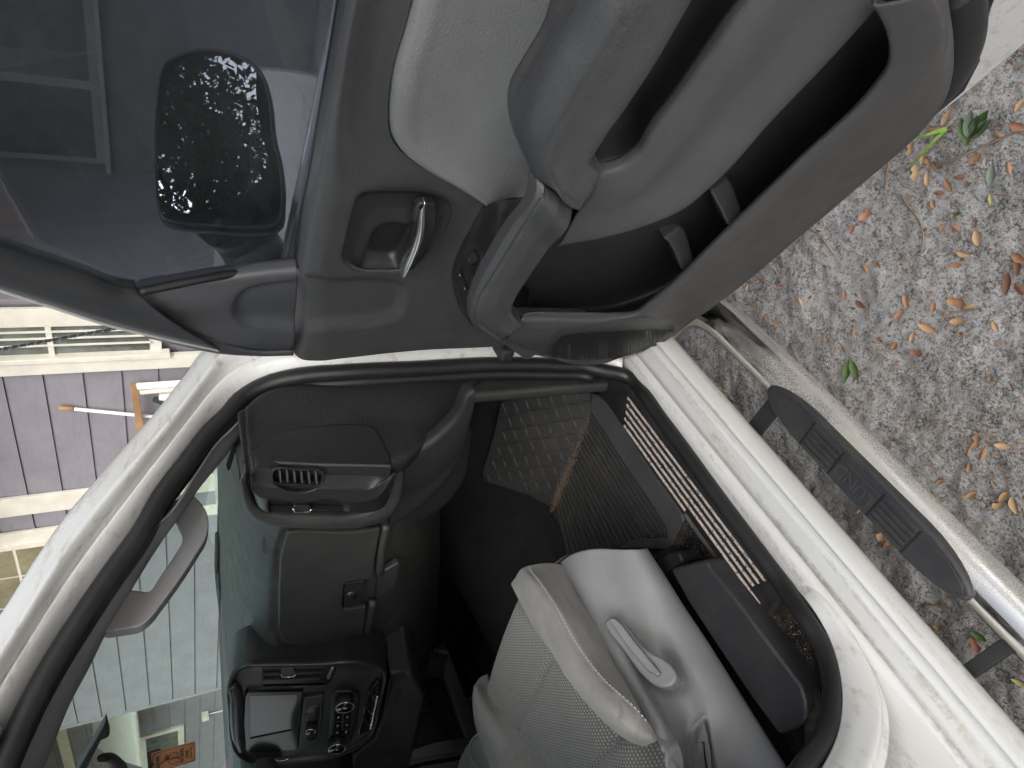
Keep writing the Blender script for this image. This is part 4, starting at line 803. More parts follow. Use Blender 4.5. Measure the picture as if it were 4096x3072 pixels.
tube('toggle_chrome', kc([(1945, 690), (1935, 760), (1905, 890), (1878, 1030), (1862, 1085)], .006), .0030, CHROME, cs, n=20, seg=8)
for (x, y) in ((1936, 752), (1902, 895), (1876, 1032)): tube('toggle_tip', [k_(x - 18, y - 3, .007), k_(x + 18, y + 3, .007)], .0026, CHROME, cs, seg=8)
for (x, y) in ((1850, 640), (1800, 790), (1770, 930)): bar('toggle_gap', k_(x, y, .001), k_(x + 75, y + 120, .001), .003, .002, SMOOTHB, cs, up=KN)
# centre outlet with three vanes
cv = slab('center_air_vent', kc([(580, 345), (1000, 338), (1330, 318), (1470, 310), (1460, 400), (1400, 520), (1340, 560), (1000, 578), (620, 592), (585, 560)], -.001), -KN * .03, PIANO, truck, bevel=.003)
for y0, y1 in ((350, 338), (425, 405), (498, 478)): bar('vent_vane', k_(596, y0, .002), k_(1300 - (y0 - 350) * .25, y1, .002), .0032, .006, SMOOTHB, cv, up=KN, bevel=.0008)
slab('vent_tab', kc([(808, 370), (960, 368), (985, 430), (965, 468), (830, 472), (808, 440)], .006), -KN * .01, POD, cv, bevel=.002); tube('tab_chrome', kc([(812, 440), (830, 468), (900, 468), (960, 462), (980, 440)], .008), .0016, CHROME, cv, seg=6)
slab('vent_wheel', kc([(1350, 470), (1400, 360), (1425, 345), (1435, 370), (1385, 490), (1355, 505)], .002), -KN * .006, GREYP, cv, bevel=.002); mark(k_(1413, 362, .004), .002, .0025, ICON, cv)
tube('vent_sill', kc([(580, 590), (1000, 580), (1340, 565), (1400, 530)], .002), .0025, SMOOTHB, cv, seg=8)
tube('shift_lever_trim', kc([(750, 1440), (770, 1455), (850, 1452), (900, 1430)], .006), .002, CHROME, cs, seg=6)
# lower console under the stack
lc = kc([(2080, 420), (2110, 560), (1990, 1000), (1900, 1220), (1660, 1400), (1650, 1700), (2300, 1700), (2500, 700), (2350, 420)], -.03); slab('stack_base', lc, np.array([.3, 0, -.05]), DASH, truck, bevel=.01, seg=3)
for pts in ([(2065, 600), (2100, 430), (2110, 460), (2090, 620), (1990, 1050), (1980, 1000)], [(2140, 640), (2240, 600), (2230, 680), (2120, 820)], [(2190, 430), (2280, 400), (2280, 470), (2140, 560)]): slab('cubby_trim', kc(pts, -.027), -KN * .004, SMOOTHB, truck, bevel=.001)
# driver-side instrument hood beyond the stack
boxm('instrument_hood', (.86, 2.28, 1.33), (.22, .42, .10), DASH, truck, bevel=.04, seg=4)
sw = tube('steering_wheel', [np.array([.62, 2.25, 1.12]) + .19 * np.array([-.38 * math.sin(t), math.cos(t), .92 * math.sin(t)]) for t in np.linspace(0, 2 * math.pi, 41)], .016, BLACK, truck)
tube('steering_column', [(.63, 2.25, 1.12), (.95, 2.25, 1.0)], [.05, .04], BLACK, sw)

# ================================================================== FLOOR, SCUFF PLATE, MATS
sp_ = prof('scuff_plate', [(.903, .556), (.912, .566), (.922, .5695), (.934, .567), (.940, .566), (1.004, .563), (1.012, .556), (1.022, .52), (1.028, .48)], 1.06, .372, 60, plastic('scuff_black', (.018, .018, .019), .45, .2, 400, dust=.35, dustc=(.24, .2, .16)), truck)
def worn():
    m = bpy.data.materials.new('worn_rib'); nt, N, Lk, P = nodes(m); k = ramp(nt, tex(nt, 'noise', 120, 6, .75), [(.40, (0, 0, 0)), (.47, (1, 1, 1))])
    Lk.new(mixc(nt, k, (.03, .03, .03), (.52, .45, .40)), P.inputs['Base Color']); P.inputs['Roughness'].default_value = .8; return m
WORN = worn()
for k, (xa, xb) in enumerate(((.925, .418), (.918, .425), (.912, .43), (.906, .40), (.898, .64))):
    y = .936 + k * .0160; bar('worn_scuff_rib', (xa, y, .5672 - k * .0006), (xb, y, .5672 - k * .0006), .0060, .002, WORN, sp_, bevel=.0005)
bar('worn_scuff_rib', (.64, 1.010, .560), (.42, 1.010, .560), .012, .006, plastic('dusty_edge', (.05, .05, .05), .7, dust=.9, dustc=(.4, .34, .27)), sp_)
tri = np.vstack([cZ('L', [(880, 545), (905, 600), (960, 690), (1030, 850), (1075, 1030), (1070, 1180), (1040, 1330), (985, 1430), (1005, 1250), (990, 1060), (900, 930), (760, 700)], .56)]); tri[4:8, 2] += np.array([.02, .05, .09, .12]); 
for i in range(4, 8): tri[i] = aZ(fp('L', *[(1075, 1030), (1070, 1180), (1040, 1330), (985, 1430)][i - 4]), tri[i, 2])
slab('rear_sill_trim', tri, (0, .0, -.05), CARPETD, truck, bevel=.004)
floor_ = mk('cabin_floor', [(-1.1, .93, .49), (1.12, .93, .49), (1.12, 2.56, .49), (-1.1, 2.56, .49), (1.62, .93, .86), (1.62, 2.56, .86), (1.64, .93, 1.2), (1.64, 2.56, 1.2)], [(0, 1, 2, 3), (1, 4, 5, 2), (4, 6, 7, 5)], CARPET, truck, thick=.02)
boxm('kick_panel', (1.25, .975, .80), (.5, .03, .68), DASH, truck, bevel=.01); boxm('far_kick_panel', (1.25, 2.53, .8), (.5, .03, .68), DASH, truck)
Gd = np.array([[(x, y, .49 + (.17 + .12 * max(0, x - .9)) * math.exp(-((y - 1.86) / .17) ** 4)) for x in np.linspace(-1, 1.5, 20)] for y in np.linspace(1.55, 2.17, 30)]); grid('transmission_hump', Gd, CARPET, truck, thick=.003)
# dusty carpet strip by the sill
slab('carpet_edge', cZ('L', [(360, 110), (300, 260), (300, 330), (470, 345), (700, 640), (760, 700), (900, 940), (1000, 1080), (1010, 1230), (1300, 1600), (600, 1600), (150, 300), (250, 260), (330, 120)], .515), (0, 0, -.02), CARPETD, truck, bevel=.003)
# black cover over the seat rail
CV = plastic('rail_cover_black', (.026, .027, .030), .5, .15, 400, dust=.22)
t1 = cZ('L', [(250, 388), (262, 378), (300, 365), (430, 332), (452, 340), (480, 385), (620, 560), (800, 800), (975, 1030), (1003, 1120), (1005, 1235), (940, 1280), (862, 1302), (840, 1290), (700, 1100), (520, 830), (350, 570)], .615)
slab('seat_rail_cover', t1, (.0, .012, -.11), CV, truck, bevel=.009, seg=3)
slab('seat_rail_cover', cZ('L', [(175, 340), (240, 290), (295, 290), (320, 345), (260, 380), (210, 420)], .56), (0, 0, -.06), CV, truck, bevel=.006)
# ribbed and chequered rubber mat
mat_ = empty('floor_mat', (.9, 1.25, .49), 'dirty black rubber mat with ribs and chequer pattern in passenger footwell', 'floor mat')
CX = 1.052; SLP = .62; mn = np.array([-SLP, 0, 1.]); 
def aT(p, up=0.): return on(p, (CX, 0, .503 + up), mn)
def cT(r, pts, up=0.): return np.array([aT(fp(r, *q_), up) for q_ in pts])
slab('rib_panel', cZ('J', [(985, 535), (1060, 640), (1150, 790), (1300, 1010), (1420, 1190), (1500, 1330), (1515, 1390), (1400, 1400), (1290, 1395), (1200, 1460), (1000, 1560), (830, 1560), (800, 1440), (760, 1310), (705, 1190), (745, 1165)], .500), (0, 0, -.006), MATR, mat_, bevel=.001)
slab('mat_border', cZ('J', [(978, 385), (1030, 400), (1085, 455), (1250, 700), (1400, 930), (1560, 1150), (1622, 1240), (1632, 1290), (1562, 1420), (1528, 1480), (1440, 1478), (1180, 1470), (1290, 1400), (1400, 1405), (1520, 1395), (1505, 1330), (1420, 1185), (1300, 1005), (1150, 785), (1060, 635), (988, 530)], .508), (0, 0, -.012), MATB, mat_, bevel=.004, seg=3)
dpo = [(385, 345), (640, 318), (880, 308), (960, 345), (976, 390), (985, 530), (742, 1162), (695, 1180), (560, 1105), (400, 1052), (245, 1005), (225, 940), (300, 700)]
slab('chequer_panel', cT('J', dpo), (0.004, 0, -.006), MATR, mat_, bevel=.002)
# ribs run fore and aft
ra, rb = np.array(fp('J', 742, 1172)), np.array(fp('J', 985, 545)); ea, eb = np.array(fp('J', 835, 1590)), np.array(fp('J', 1506, 1372))
NRB = 19
for k in range(NRB):
    t = (k + .5) / NRB; s = ra * (1 - t) + rb * t; e = ea * (1 - t) + eb * t
    if t > .45: e = e + np.array([0, -12 * (k % 2)])
    bar('rib', aZ(s, .5025), aZ(e, .5025), .0078, .010, MATR, mat_, bevel=.002)
# raised lens-shaped bars, two directions in turn
lens = None; dp_ = np.array([fp('J', *q_) for q_ in dpo]); cnt = 0
tx = np.array([1, 0, SLP]) / math.hypot(1, SLP); ty = np.array([0, 1., 0]); tn = np.cross(tx, ty)
o0 = np.array([CX, 1.1, .503])
for i in range(-2, 26):
    for j in range(-6, 34):
        c = o0 + tx * (.012 + i * .030) + ty * (j * .030)
        pp = proj(c)[0:1]
        if sdf(pp, dp_)[0] > -14: continue
        a = RAD(42 if (i + j) % 2 else -48); u = tx * math.cos(a) + ty * math.sin(a); v = -tx * math.sin(a) + ty * math.cos(a)
        if lens is None:
            V = [np.array(q_) for q_ in ((-.017, 0, 0), (-.008, .0038, 0), (.008, .0038, 0), (.017, 0, 0), (.008, -.0038, 0), (-.008, -.0038, 0), (-.009, 0, .0034), (.009, 0, .0034))]
            lens = bpy.data.meshes.new('tread_bar'); lens.from_pydata([tuple(q_) for q_ in V], [], [(0, 6, 1), (1, 6, 7, 2), (2, 7, 3), (3, 7, 4), (4, 7, 6, 5), (5, 6, 0)][::1]); 
            bm = bmesh.new(); bm.from_mesh(lens); bmesh.ops.recalc_face_normals(bm, faces=bm.faces); [f.normal_flip() for f in bm.faces if f.normal.z < 0]; bm.to_mesh(lens); bm.free(); lens.materials.append(MATR)
        o = bpy.data.objects.new('tread_bar', lens); COL.objects.link(o); o.parent = mat_; L_ = c + tn * .0005 - ORG['floor_mat']
        o.matrix_local = Matrix(((u[0], v[0], tn[0], L_[0]), (u[1], v[1], tn[1], L_[1]), (u[2], v[2], tn[2], L_[2]), (0, 0, 0, 1))); cnt += 1
# grit swept into the fold and loose sand on the carpet
def crumbs(name, pts, r0, r1, mat, label):
    V, Fc = [], []
    for c in pts:
        r = random.uniform(r0, r1); i0 = len(V); A3 = np.random.randn(4, 3); A3 /= np.linalg.norm(A3, axis=1)[:, None]
        V += [c + a * r for a in A3]; Fc += [(i0, i0 + 1, i0 + 2), (i0, i0 + 1, i0 + 3), (i0, i0 + 2, i0 + 3), (i0 + 1, i0 + 2, i0 + 3)]
    return tag(mk(name, V, Fc, mat), label, 'dirt', kind='stuff')
def gritm(name, cs_):
    m = bpy.data.materials.new(name); nt, N, Lk, P = nodes(m); Lk.new(ramp(nt, tex(nt, 'noise', 300, 4, .8), [(.3 + .4 * i / (len(cs_) - 1), c) for i, c in enumerate(cs_)]), P.inputs['Base Color']); P.inputs['Roughness'].default_value = .95; return m
GRIT = gritm('grit', [(.08, .06, .045), (.22, .17, .12), (.16, .10, .07), (.40, .33, .24)])
SAND = gritm('pale_sand', [(.22, .17, .11), (.36, .29, .19), (.50, .43, .30)])
fold = cr(cZ('J', [(978, 400), (985, 470), (965, 540), (905, 680), (850, 830), (815, 960), (770, 1080), (735, 1170), (725, 1210)], .505), 120); pts = []
for i, c in enumerate(fold):
    w = .022 * math.sin(math.pi * min(1, (i + 10) / 128)) ** .7 + .004
    for _ in range(34): pts.append(c + np.array([np.random.randn() * w * .5, np.random.randn() * .006, .003 + abs(np.random.randn()) * .004]))
crumbs('fold_grit', pts, .0008, .0028, GRIT, 'line of brown grit and leaf crumbs in the fold of the rubber mat')
pts = []
for a, b, n, w in (((330, 130), (470, 380), 260, 60), ((690, 640), (985, 1050), 420, 22), ((990, 1060), (1010, 1260), 120, 18), ((900, 600), (1040, 880), 160, 30), ((840, 640), (1000, 1000), 260, 60), ((1000, 1000), (1050, 1250), 120, 30)):
    for _ in range(n):
        t = random.random(); q_ = (a[0] + (b[0] - a[0]) * t + np.random.randn() * w, a[1] + (b[1] - a[1]) * t + np.random.randn() * w * .5); pts.append(aZ(fp('L', *q_), .517 if q_[0] < 480 else .5615))
crumbs('carpet_sand', pts, .0004, .0015, SAND, 'pale sand scattered along the sill carpet beside the seat')
# driver-side mat and pedals
dm = empty('driver_floor_mat', (1.0, 2.1, .49), 'black chequered rubber mat on the driver side beyond the hump', 'floor mat')
boxm('mat_sheet', (.95, 2.2, .503), (.6, .5, .012), MATR, dm, bevel=.005)
for i in range(16):
    for j in range(14):
        o = bpy.data.objects.new('tread_bar', lens); COL.objects.link(o); o.parent = dm; o.location = Vector((.68 + i * .035 - 1.0, 1.99 + j * .033 - 2.1, .5095 - .49)); o.rotation_euler = (0, 0, RAD(42 if (i + j) % 2 else -48))
pd0 = aX(fp('I', 1700, 900), 1.05)
pd = slab('accelerator_pedal', cX('I', [(1650, 800), (1790, 830), (1745, 990), (1615, 965)], 1.03), (.015, 0, -.01), plastic('pedal', (.05, .05, .05), .6), truck, bevel=.004)
for k in range(7): bar('pedal_rib', aX(fp('I', 1658 + k * 19, 812 + k * 3), 1.026), aX(fp('I', 1626 + k * 18, 955 + k * 3), 1.026), .004, .004, plastic('pedal_rib', (.08, .08, .08), .6), pd)
tube('pedal_arm', cX('I', [(1780, 740), (1700, 760), (1600, 830), (1500, 800)], 1.06), .012, BLACK, truck)

# ================================================================== PASSENGER SEAT
seat = empty('seat_root', (.4, 1.38, .5), None, None); bpy.data.objects.remove(seat)
cA = cZ('K', [(838, 393, .775), (905, 520, .785), (1000, 685, .80), (1150, 965, .82), (1300, 1235, .835), (1415, 1440, .85), (1480, 1570, .86), (1510, 1800, .87)])
cB = cZ('K', [(900, 340, .772), (945, 470, .785), (1055, 690, .797), (1205, 960, .815), (1350, 1230, .83), (1455, 1440, .842), (1525, 1600, .85), (1570, 1800, .86)])
cC = cZ('K', [(1225, 306, .70), (1300, 470, .705), (1390, 690, .71), (1480, 930, .715), (1570, 1120, .72), (1640, 1330, .73), (1660, 1500, .74), (1680, 1800, .76)])
cC2 = cZ('K', [(1290, 306, .685), (1380, 480, .688), (1480, 690, .69), (1600, 930, .695), (1700, 1120, .70), (1780, 1330, .705), (1800, 1500, .71), (1830, 1800, .72)])
cDd = cZ('K', [(1385, 313), (1490, 475), (1600, 650), (1740, 860), (1857, 1045), (2000, 1272), (2150, 1510), (2340, 1810)], .62)
back_ = lambda c, dz=0: c + np.array([0, .012, dz - .02])
gs = loft([back_(cA, -.02), cA, cB, cZ('K', [(1050, 302, .748), (1110, 460, .757), (1200, 690, .768), (1310, 945, .776), (1420, 1190, .782), (1530, 1390, .788), (1580, 1550, .794), (1615, 1800, .80)]), cC, cC2, cDd, cDd + np.array([0, .02, -.01])], 110, 80)
gs = dent(gs, 'K', [(1350, 900), (1430, 930), (1540, 1010), (1600, 1090), (1610, 1150), (1520, 1180), (1400, 1120)], (0, .012, -.006), 40)
gs = trench(gs, 'L', [(440, 1205), (330, 1320), (250, 1400), (215, 1486)], (0, -.006, .004), 12)
gs = dent(gs, 'L', [(420, 1245), (440, 1215), (462, 1300), (480, 1400), (490, 1520), (420, 1520)], (0, .010, -.008), 5)
pseat = grid('passenger_seat', gs, SEATP, truck, thick=.003); pseat['label'] = 'grey cloth passenger seat with plastic side cover'
fA = np.vstack([cA[0], cB[0], (cB[0] + cC[0]) / 2, cC[0], cC2[0], cDd[0]]); fB = fA + np.array([-.03, .03, -.08])
if 0: grid('front_cover', loft([fA, fA + np.array([.002, .008, -.012]), fB], 20, 10), SEATP, pseat, thick=.003)
slab('belt_guide', [aZ(fp('L', *q_), .735) for q_ in [(432, 1235), (452, 1290), (470, 1390), (480, 1520), (425, 1520), (422, 1300)]], (0, .004, -.004), plastic('guide_grey', (.30, .30, .295), .5), pseat, bevel=.001)
tube('guide_slot', np.array([aZ(fp('L', *q_), .737) for q_ in [(426, 1345), (437, 1344), (440, 1400), (447, 1450), (458, 1520)]]), .0016, PIANO, pseat, seg=6)
# recliner lever
LV = plastic('lever_grey', (.20, .203, .21), .42)
lo = cZ('K', [(1122, 737, .80), (1172, 720, .795), (1232, 762, .785), (1300, 850, .775), (1390, 938, .765), (1480, 985, .757), (1540, 1045, .752), (1558, 1092, .75), (1532, 1145, .752), (1480, 1162, .756), (1420, 1146, .765), (1330, 1068, .776), (1240, 945, .785)])
lvn = np.array([.0, -.72, .69]); lvn /= np.linalg.norm(lvn)
lp0 = aZ(fp('K', 1360, 960), .778); lo = np.array([on(fp('K', *q_), lp0 + lvn * .022, lvn) for q_ in [(1122, 737), (1172, 720), (1232, 762), (1300, 850), (1390, 938), (1480, 985), (1540, 1045), (1558, 1092), (1532, 1145), (1480, 1162), (1420, 1146), (1330, 1068), (1240, 945)]])
lv = slab('recliner_lever', lo, -lvn * .045, LV, pseat, bevel=.006, seg=3, n=44)
tpl = cZ('K', [(1125, 737, .80), (1168, 724, .796), (1300, 900, .785), (1400, 1015, .778), (1455, 1078, .775), (1440, 1092, .776), (1385, 1045, .781), (1260, 905, .79)])
slab('lever_grip', [on(fp('K', *q_), lp0 + lvn * .034, lvn) for q_ in [(1128, 735), (1168, 724), (1215, 765), (1300, 880), (1400, 1000), (1458, 1070), (1440, 1092), (1380, 1060), (1260, 920)]], -lvn * .016, LV, lv, bevel=.004, seg=3)
# outer bolster
bI = cZ('K', [(540, 535, .845), (600, 650, .868), (700, 830, .876), (800, 962, .878), (900, 1120, .880), (1000, 1252, .882), (1100, 1362, .884), (1200, 1452, .884), (1290, 1508, .88), (1360, 1522, .875), (1432, 1490, .862)])
bT = cZ('K', [(560, 480, .862), (640, 560, .895), (760, 720, .905), (880, 890, .91), (960, 1020, .914), (1060, 1150, .916), (1160, 1260, .914), (1250, 1350, .908), (1330, 1430, .898), (1385, 1460, .885), (1432, 1488, .864)])
bS = cZ('K', [(610, 418, .862), (690, 500, .888), (800, 665, .897), (900, 850, .901), (1000, 1002, .903), (1100, 1122, .903), (1200, 1212, .898), (1300, 1302, .888), (1360, 1370, .878), (1400, 1420, .870), (1434, 1482, .862)])
bM = cZ('K', [(720, 392, .835), (790, 500, .852), (900, 680, .862), (1000, 850, .866), (1090, 1010, .868), (1180, 1140, .867), (1260, 1240, .864), (1330, 1320, .862), (1380, 1385, .860), (1410, 1425, .858), (1436, 1478, .858)])
bO = cZ('K', [(832, 398, .785), (905, 525, .79), (1000, 690, .805), (1090, 855, .815), (1160, 985, .82), (1240, 1130, .83), (1310, 1260, .838), (1370, 1370, .845), (1400, 1420, .85), (1420, 1450, .852), (1438, 1475, .856)])
gbol = loft([bI + np.array([0, .012, -.012]) * np.linspace(1, 0, 11)[:, None], bI, bT, bS, bM, bO, bO + np.array([-.03, .0, -.04]) * np.linspace(1, 0, 11)[:, None]], 110, 70)
seam = [(632, 425), (700, 512), (800, 662), (900, 850), (1000, 1002), (1100, 1122), (1200, 1212), (1300, 1302), (1390, 1402)]
gbol = trench(gbol, 'K', seam, (0, .002, -.004), 5)
for ln in ([(1185, 1215), (1200, 1280), (1195, 1330)], [(1300, 1300), (1315, 1360), (1300, 1430), (1310, 1480)], [(1370, 1390), (1385, 1440), (1380, 1480)]): gbol = trench(gbol, 'K', ln, (0, .004, -.005), 9)
bol = grid('outer_bolster', gbol, FAB, pseat, thick=.003)
st = cr(np.array([aZ(fp('K', *q_), z) for q_, z in zip([(646, 425), (714, 508), (814, 656), (914, 846), (1014, 996), (1114, 1114), (1214, 1204), (1312, 1294), (1392, 1392)], (.872, .889, .898, .902, .904, .904, .899, .889, .877))]), 110)
for i in range(0, 108, 2): tube('stitch', [st[i] + np.array([0, 0, .0005]), st[i + 1] + np.array([0, 0, .0005])], .0009, THREAD, bol, seg=5)
# centre cushion
def czed(x, y):
    u = (x - .728 + .09 * (y - 1.27)); f = .0
    z = .872 + .010 * math.sin((y - 1.2) / .42 * math.pi)
    if u > -.09: z -= .09 * ((u + .09) / .09) ** 2.2
    return z
Gd = np.array([[(0, 0, 0)] * 130] * 100, float)
for i in range(100):
    for j in range(130):
        x = .735 - (j / 129) ** 1.3 * .85; y = 1.165 + .07 * float(sst((x - .55) / .12)) * (1 - i / 99) - .05 * float(sst((.335 - x) / .05)) + i / 99 * (.475 + .05 * float(sst((.335 - x) / .05))); x -= .09 * (y - 1.27) * (1 - j / 129); Gd[i, j] = (x, y, czed(x, y) - .05 * max(0, 1 - i / 16.) ** 2 * (x > .2))
Gd = trench(Gd, 'K', [(800, 930), (700, 1130), (550, 1450), (480, 1600)], (0, 0, -.012), 11); Gd = trench(Gd, 'K', [(1210, 1430), (1130, 1540), (1040, 1680)], (0, 0, -.012), 11)
grid('seat_cushion', Gd, FABW, pseat, thick=.003, face=True)
# inboard bolster
i1 = cZ('K', [(338, 1100, .84), (352, 1155, .868), (430, 1280, .882), (560, 1470, .886), (680, 1660, .886), (800, 1850, .886)]); i2 = cZ('K', [(330, 1110, .845), (335, 1170, .885), (400, 1310, .905), (500, 1490, .908), (600, 1660, .908), (700, 1850, .905)])
i3 = cZ('K', [(320, 1130, .84), (305, 1200, .86), (335, 1360, .875), (420, 1560, .875), (480, 1700, .875), (560, 1900, .87)]); i4 = cZ('K', [(312, 1150, .80), (292, 1220, .79), (300, 1340, .79), (360, 1560, .78), (420, 1720, .78), (480, 1900, .78)])
grid('inner_bolster', loft([i1 + np.array([0, -.01, -.02]), i1, i2, i3, i4], 60, 40), FAB, pseat, thick=.003)
# seat back and driver seat, out of frame but in the cabin
boxm('seat_back', (-.12, 1.40, 1.18), (.16, .50, .72), FAB, pseat, rot=np.array(Matrix.Rotation(RAD(-14), 3, 'Y')), bevel=.05, seg=4)
ds = boxm('driver_seat', (.25, 2.15, .78), (.55, .48, .22), FAB, truck, bevel=.05, seg=4); boxm('seat_back', (-.12, 2.15, 1.18), (.16, .50, .72), FAB, ds, rot=np.array(Matrix.Rotation(RAD(-14), 3, 'Y')), bevel=.05, seg=4)
con = cZ('K', [(325, 1428), (270, 1465), (225, 1525), (190, 1600), (165, 1700), (150, 1900), (420, 1900), (420, 1560)], .80); co_ = slab('center_console', con, (0, .02, -.2), FAB, truck, bevel=.03, seg=4)
tube('console_seam', cZ('K', [(330, 1440), (280, 1530), (290, 1600), (350, 1680)], .803), .002, THREAD, co_, n=16, seg=5)
# far door sill trim seen under the dash
for k, (c, w, h) in enumerate((((.9, 2.47, .60), .05, .05), ((.9, 2.44, .535), .07, .03))): bar('far_sill_trim', (c[0] - .9, c[1], c[2]), (c[0] + .3, c[1], c[2]), w, h, (SEATP, SMOOTHB)[k], truck, bevel=.01)
slab('far_sill_cover', cY('I', [(1480, 1530), (1700, 1455), (1900, 1420), (2010, 1440), (1985, 1500), (1800, 1545), (1600, 1580), (1340, 1640)], 2.38), (0, .05, -.03), SEATP, truck, bevel=.006, seg=3)
slab('far_sill_cover', cY('I', [(1440, 1690), (1600, 1640), (1900, 1590), (1990, 1590), (1990, 1720), (1440, 1760)], 2.36), (0, .05, -.03), SEATP, truck, bevel=.006, seg=3)
tube('far_seal', [(-.2, 2.49, .64), (.8, 2.49, .64), (1.1, 2.49, .70)], .014, RUBBER, truck, n=20)

# ================================================================== RUNNING BOARD
ty_, tz_ = .6925, .44
rbp = [(-1.3, ty_, tz_), (.2, ty_, tz_), (.80, ty_, tz_), (.90, ty_ + .008, tz_ - .004), (.97, ty_ + .035, tz_ - .012), (1.02, ty_ + .085, tz_ - .02), (1.05, ty_ + .17, tz_ - .025)]
rbd = tube('running_board', rbp, .0395, STEEL, truck, n=90, seg=40); rbd['label'] = 'dirty polished steel side step tube below the sill'
def pad_out(hw, x0, x1, le, y=ty_):
    P = []
    for t in np.linspace(math.pi / 2, 3 * math.pi / 2, 15): P.append((x0 + le + le * math.cos(t), y + hw * math.sin(t)))
    for t in np.linspace(-math.pi / 2, math.pi / 2, 15): P.append((x1 - le + le * math.cos(t), y + hw * math.sin(t)))
    return P
f0 = aZ(fp('M', 712, 640), .485); r0 = aZ(fp('L', 1935, 540), .485)
X0, X1 = r0[0], f0[0]
py = ty_ + .009
slab('step_pad', [(x, y, .489) for x, y in pad_out(.036, X0, X1, .12, py)], (0, 0, -.03), PAD, rbd, bevel=.010, seg=4)
slab('pad_tread', [(x, y, .4915) for x, y in pad_out(.029, X0 + .010, X1 - .010, .11, py + .002)], (0, 0, -.006), PAD, rbd, bevel=.001)
Ln = X1 - X0; g1, g2, g3, g4 = X1 - .30 * Ln, X1 - .455 * Ln, X1 - .60 * Ln, X1 - .755 * Ln
GRV = plastic('groove_black', (.008, .008, .009), .7)
for xa, xb in ((X1 - .265 * Ln, X1 - .405 * Ln), (X1 - .615 * Ln, X1 - .76 * Ln)):
    for k in range(5): bar('tread_rib', (xa, py - .021 + k * .0115, .4926), (xb, py - .021 + k * .0115, .4926), .0075, .004, PAD, rbd, bevel=.0012)
for x in (X1 - .255 * Ln, X1 - .41 * Ln, X1 - .608 * Ln, X1 - .77 * Ln): bar('pad_groove', (x, py - .026, .4918), (x, py + .030, .4918), .003, .0012, GRV, rbd, bevel=0)
xm = X1 - .508 * Ln; boxm('name_plate', (xm, py + .004, .4915), (.185 * Ln, .042, .003), PAD, rbd, bevel=.004)
text('step_lettering', 'LUND', .032, .0012, plastic('letter_rubber', (.05, .051, .053), .45), rbd, (xm, py + .003, .4935), (1, 0, 0), (0, 1, 0), bold=True)
a, b = aZ(fp('M', 745, 770), .43), aZ(fp('M', 612, 890), .47); bar('step_bracket', a + np.array([0, -.03, 0]), b + np.array([0, .10, 0.0]), .038, .008, BLACK, rbd)
a, b = aZ(fp('L', 2110, 815), .43), aZ(fp('L', 1905, 955), .45); bar('step_bracket', a + (a - b) * .2, b + (b - a) * .8, .022, .022, BLACK, rbd)
# underbody behind the rocker
boxm('frame_rail', (.3, 1.15, .33), (3.2, .12, .14), BLACK, truck); boxm('underbody', (.0, 1.7, .42), (3.0, 1.6, .05), BLACK, truck)
for x in (1.84,):
    for y in (.92, 2.5): 
        wh = tube('wheel', [(x, y - .12, .37), (x, y - .10, .37), (x, y + .10, .37), (x, y + .12, .37)], [.33, .37, .37, .33], RUBBER, truck, seg=40, up=(0, 0, 1)); tube('rim', [(x, y - .125, .37), (x, y - .10, .37)], [.2, .24], STEEL, wh, seg=30)

# ================================================================== AIR FRESHENER on the mirror
def a_g(x, y, X=.74): return aX(fp('G', x, y), X)
ORANGE = plastic('peach_card', (.92, .56, .34), .6, var=.04); _nt = ORANGE.node_tree; _tr = _nt.nodes.new('ShaderNodeBsdfTranslucent'); _tr.inputs[0].default_value = (.95, .58, .34, 1); _mx = _nt.nodes.new('ShaderNodeMixShader'); _mx.inputs[0].default_value = .5; _o = _nt.nodes['Material Output']; _nt.links.new(_nt.nodes['Principled BSDF'].outputs[0], _mx.inputs[1]); _nt.links.new(_tr.outputs[0], _mx.inputs[2]); _nt.links.new(_mx.outputs[0], _o.inputs[0]); INK = plastic('dark_ink', (.035, .02, .012), .6)
tl, tr_ = a_g(1030, 1560), a_g(1335, 1475); ax_d = tr_ - tl; hdn = ax_d / np.linalg.norm(ax_d); L1 = np.linalg.norm(ax_d)
wv = a_g(1365, 1655) - a_g(1335, 1475); wv -= hdn * (wv @ hdn); wv /= np.linalg.norm(wv)
af = empty('air_freshener', tuple(tl), 'peach scented card with pineapple drawing hanging from the rear-view mirror', 'air freshener')
Wd = L1 * 1.15
cn = np.cross(hdn, wv); cn = cn if cn @ (CAM - tl) > 0 else -cn
def cp(u, v, h=0): return tl + hdn * u * L1 + wv * v * Wd + cn * h     # u down the card, v leftwards
def rect(u0, v0, u1, v1, r=.05, h=0):
    P = []
    for (cu_, cv_, t0) in ((u0 + r, v0 + r, 180), (u1 - r, v0 + r, 270), (u1 - r, v1 - r, 0), (u0 + r, v1 - r, 90)):
        for t in np.linspace(t0, t0 + 90, 5): P.append(cp(cu_ + r * math.cos(RAD(t)), cv_ + r * math.sin(RAD(t)), h))
    return np.array(P)
slab('card', rect(0, 0, 1, 1), -cn * .0012, ORANGE, af, bevel=0); slab('backing', rect(-.09, -.035, .22, .95, .05, -.003), -cn * .001, INK, af, bevel=0)
o_, i_ = rect(.05, .05, .95, .95, .05, .0003), rect(.062, .065, .938, .935, .045, .0003)
ring('border_line', o_, i_, cn * .0002, INK, af, 80, 0)
rx = -wv; upv = -hdn
text('card_text', 'BODY WORKS', L1 * .10, .0001, INK, af, cp(.14, .5, .0004), rx, upv, bold=True)
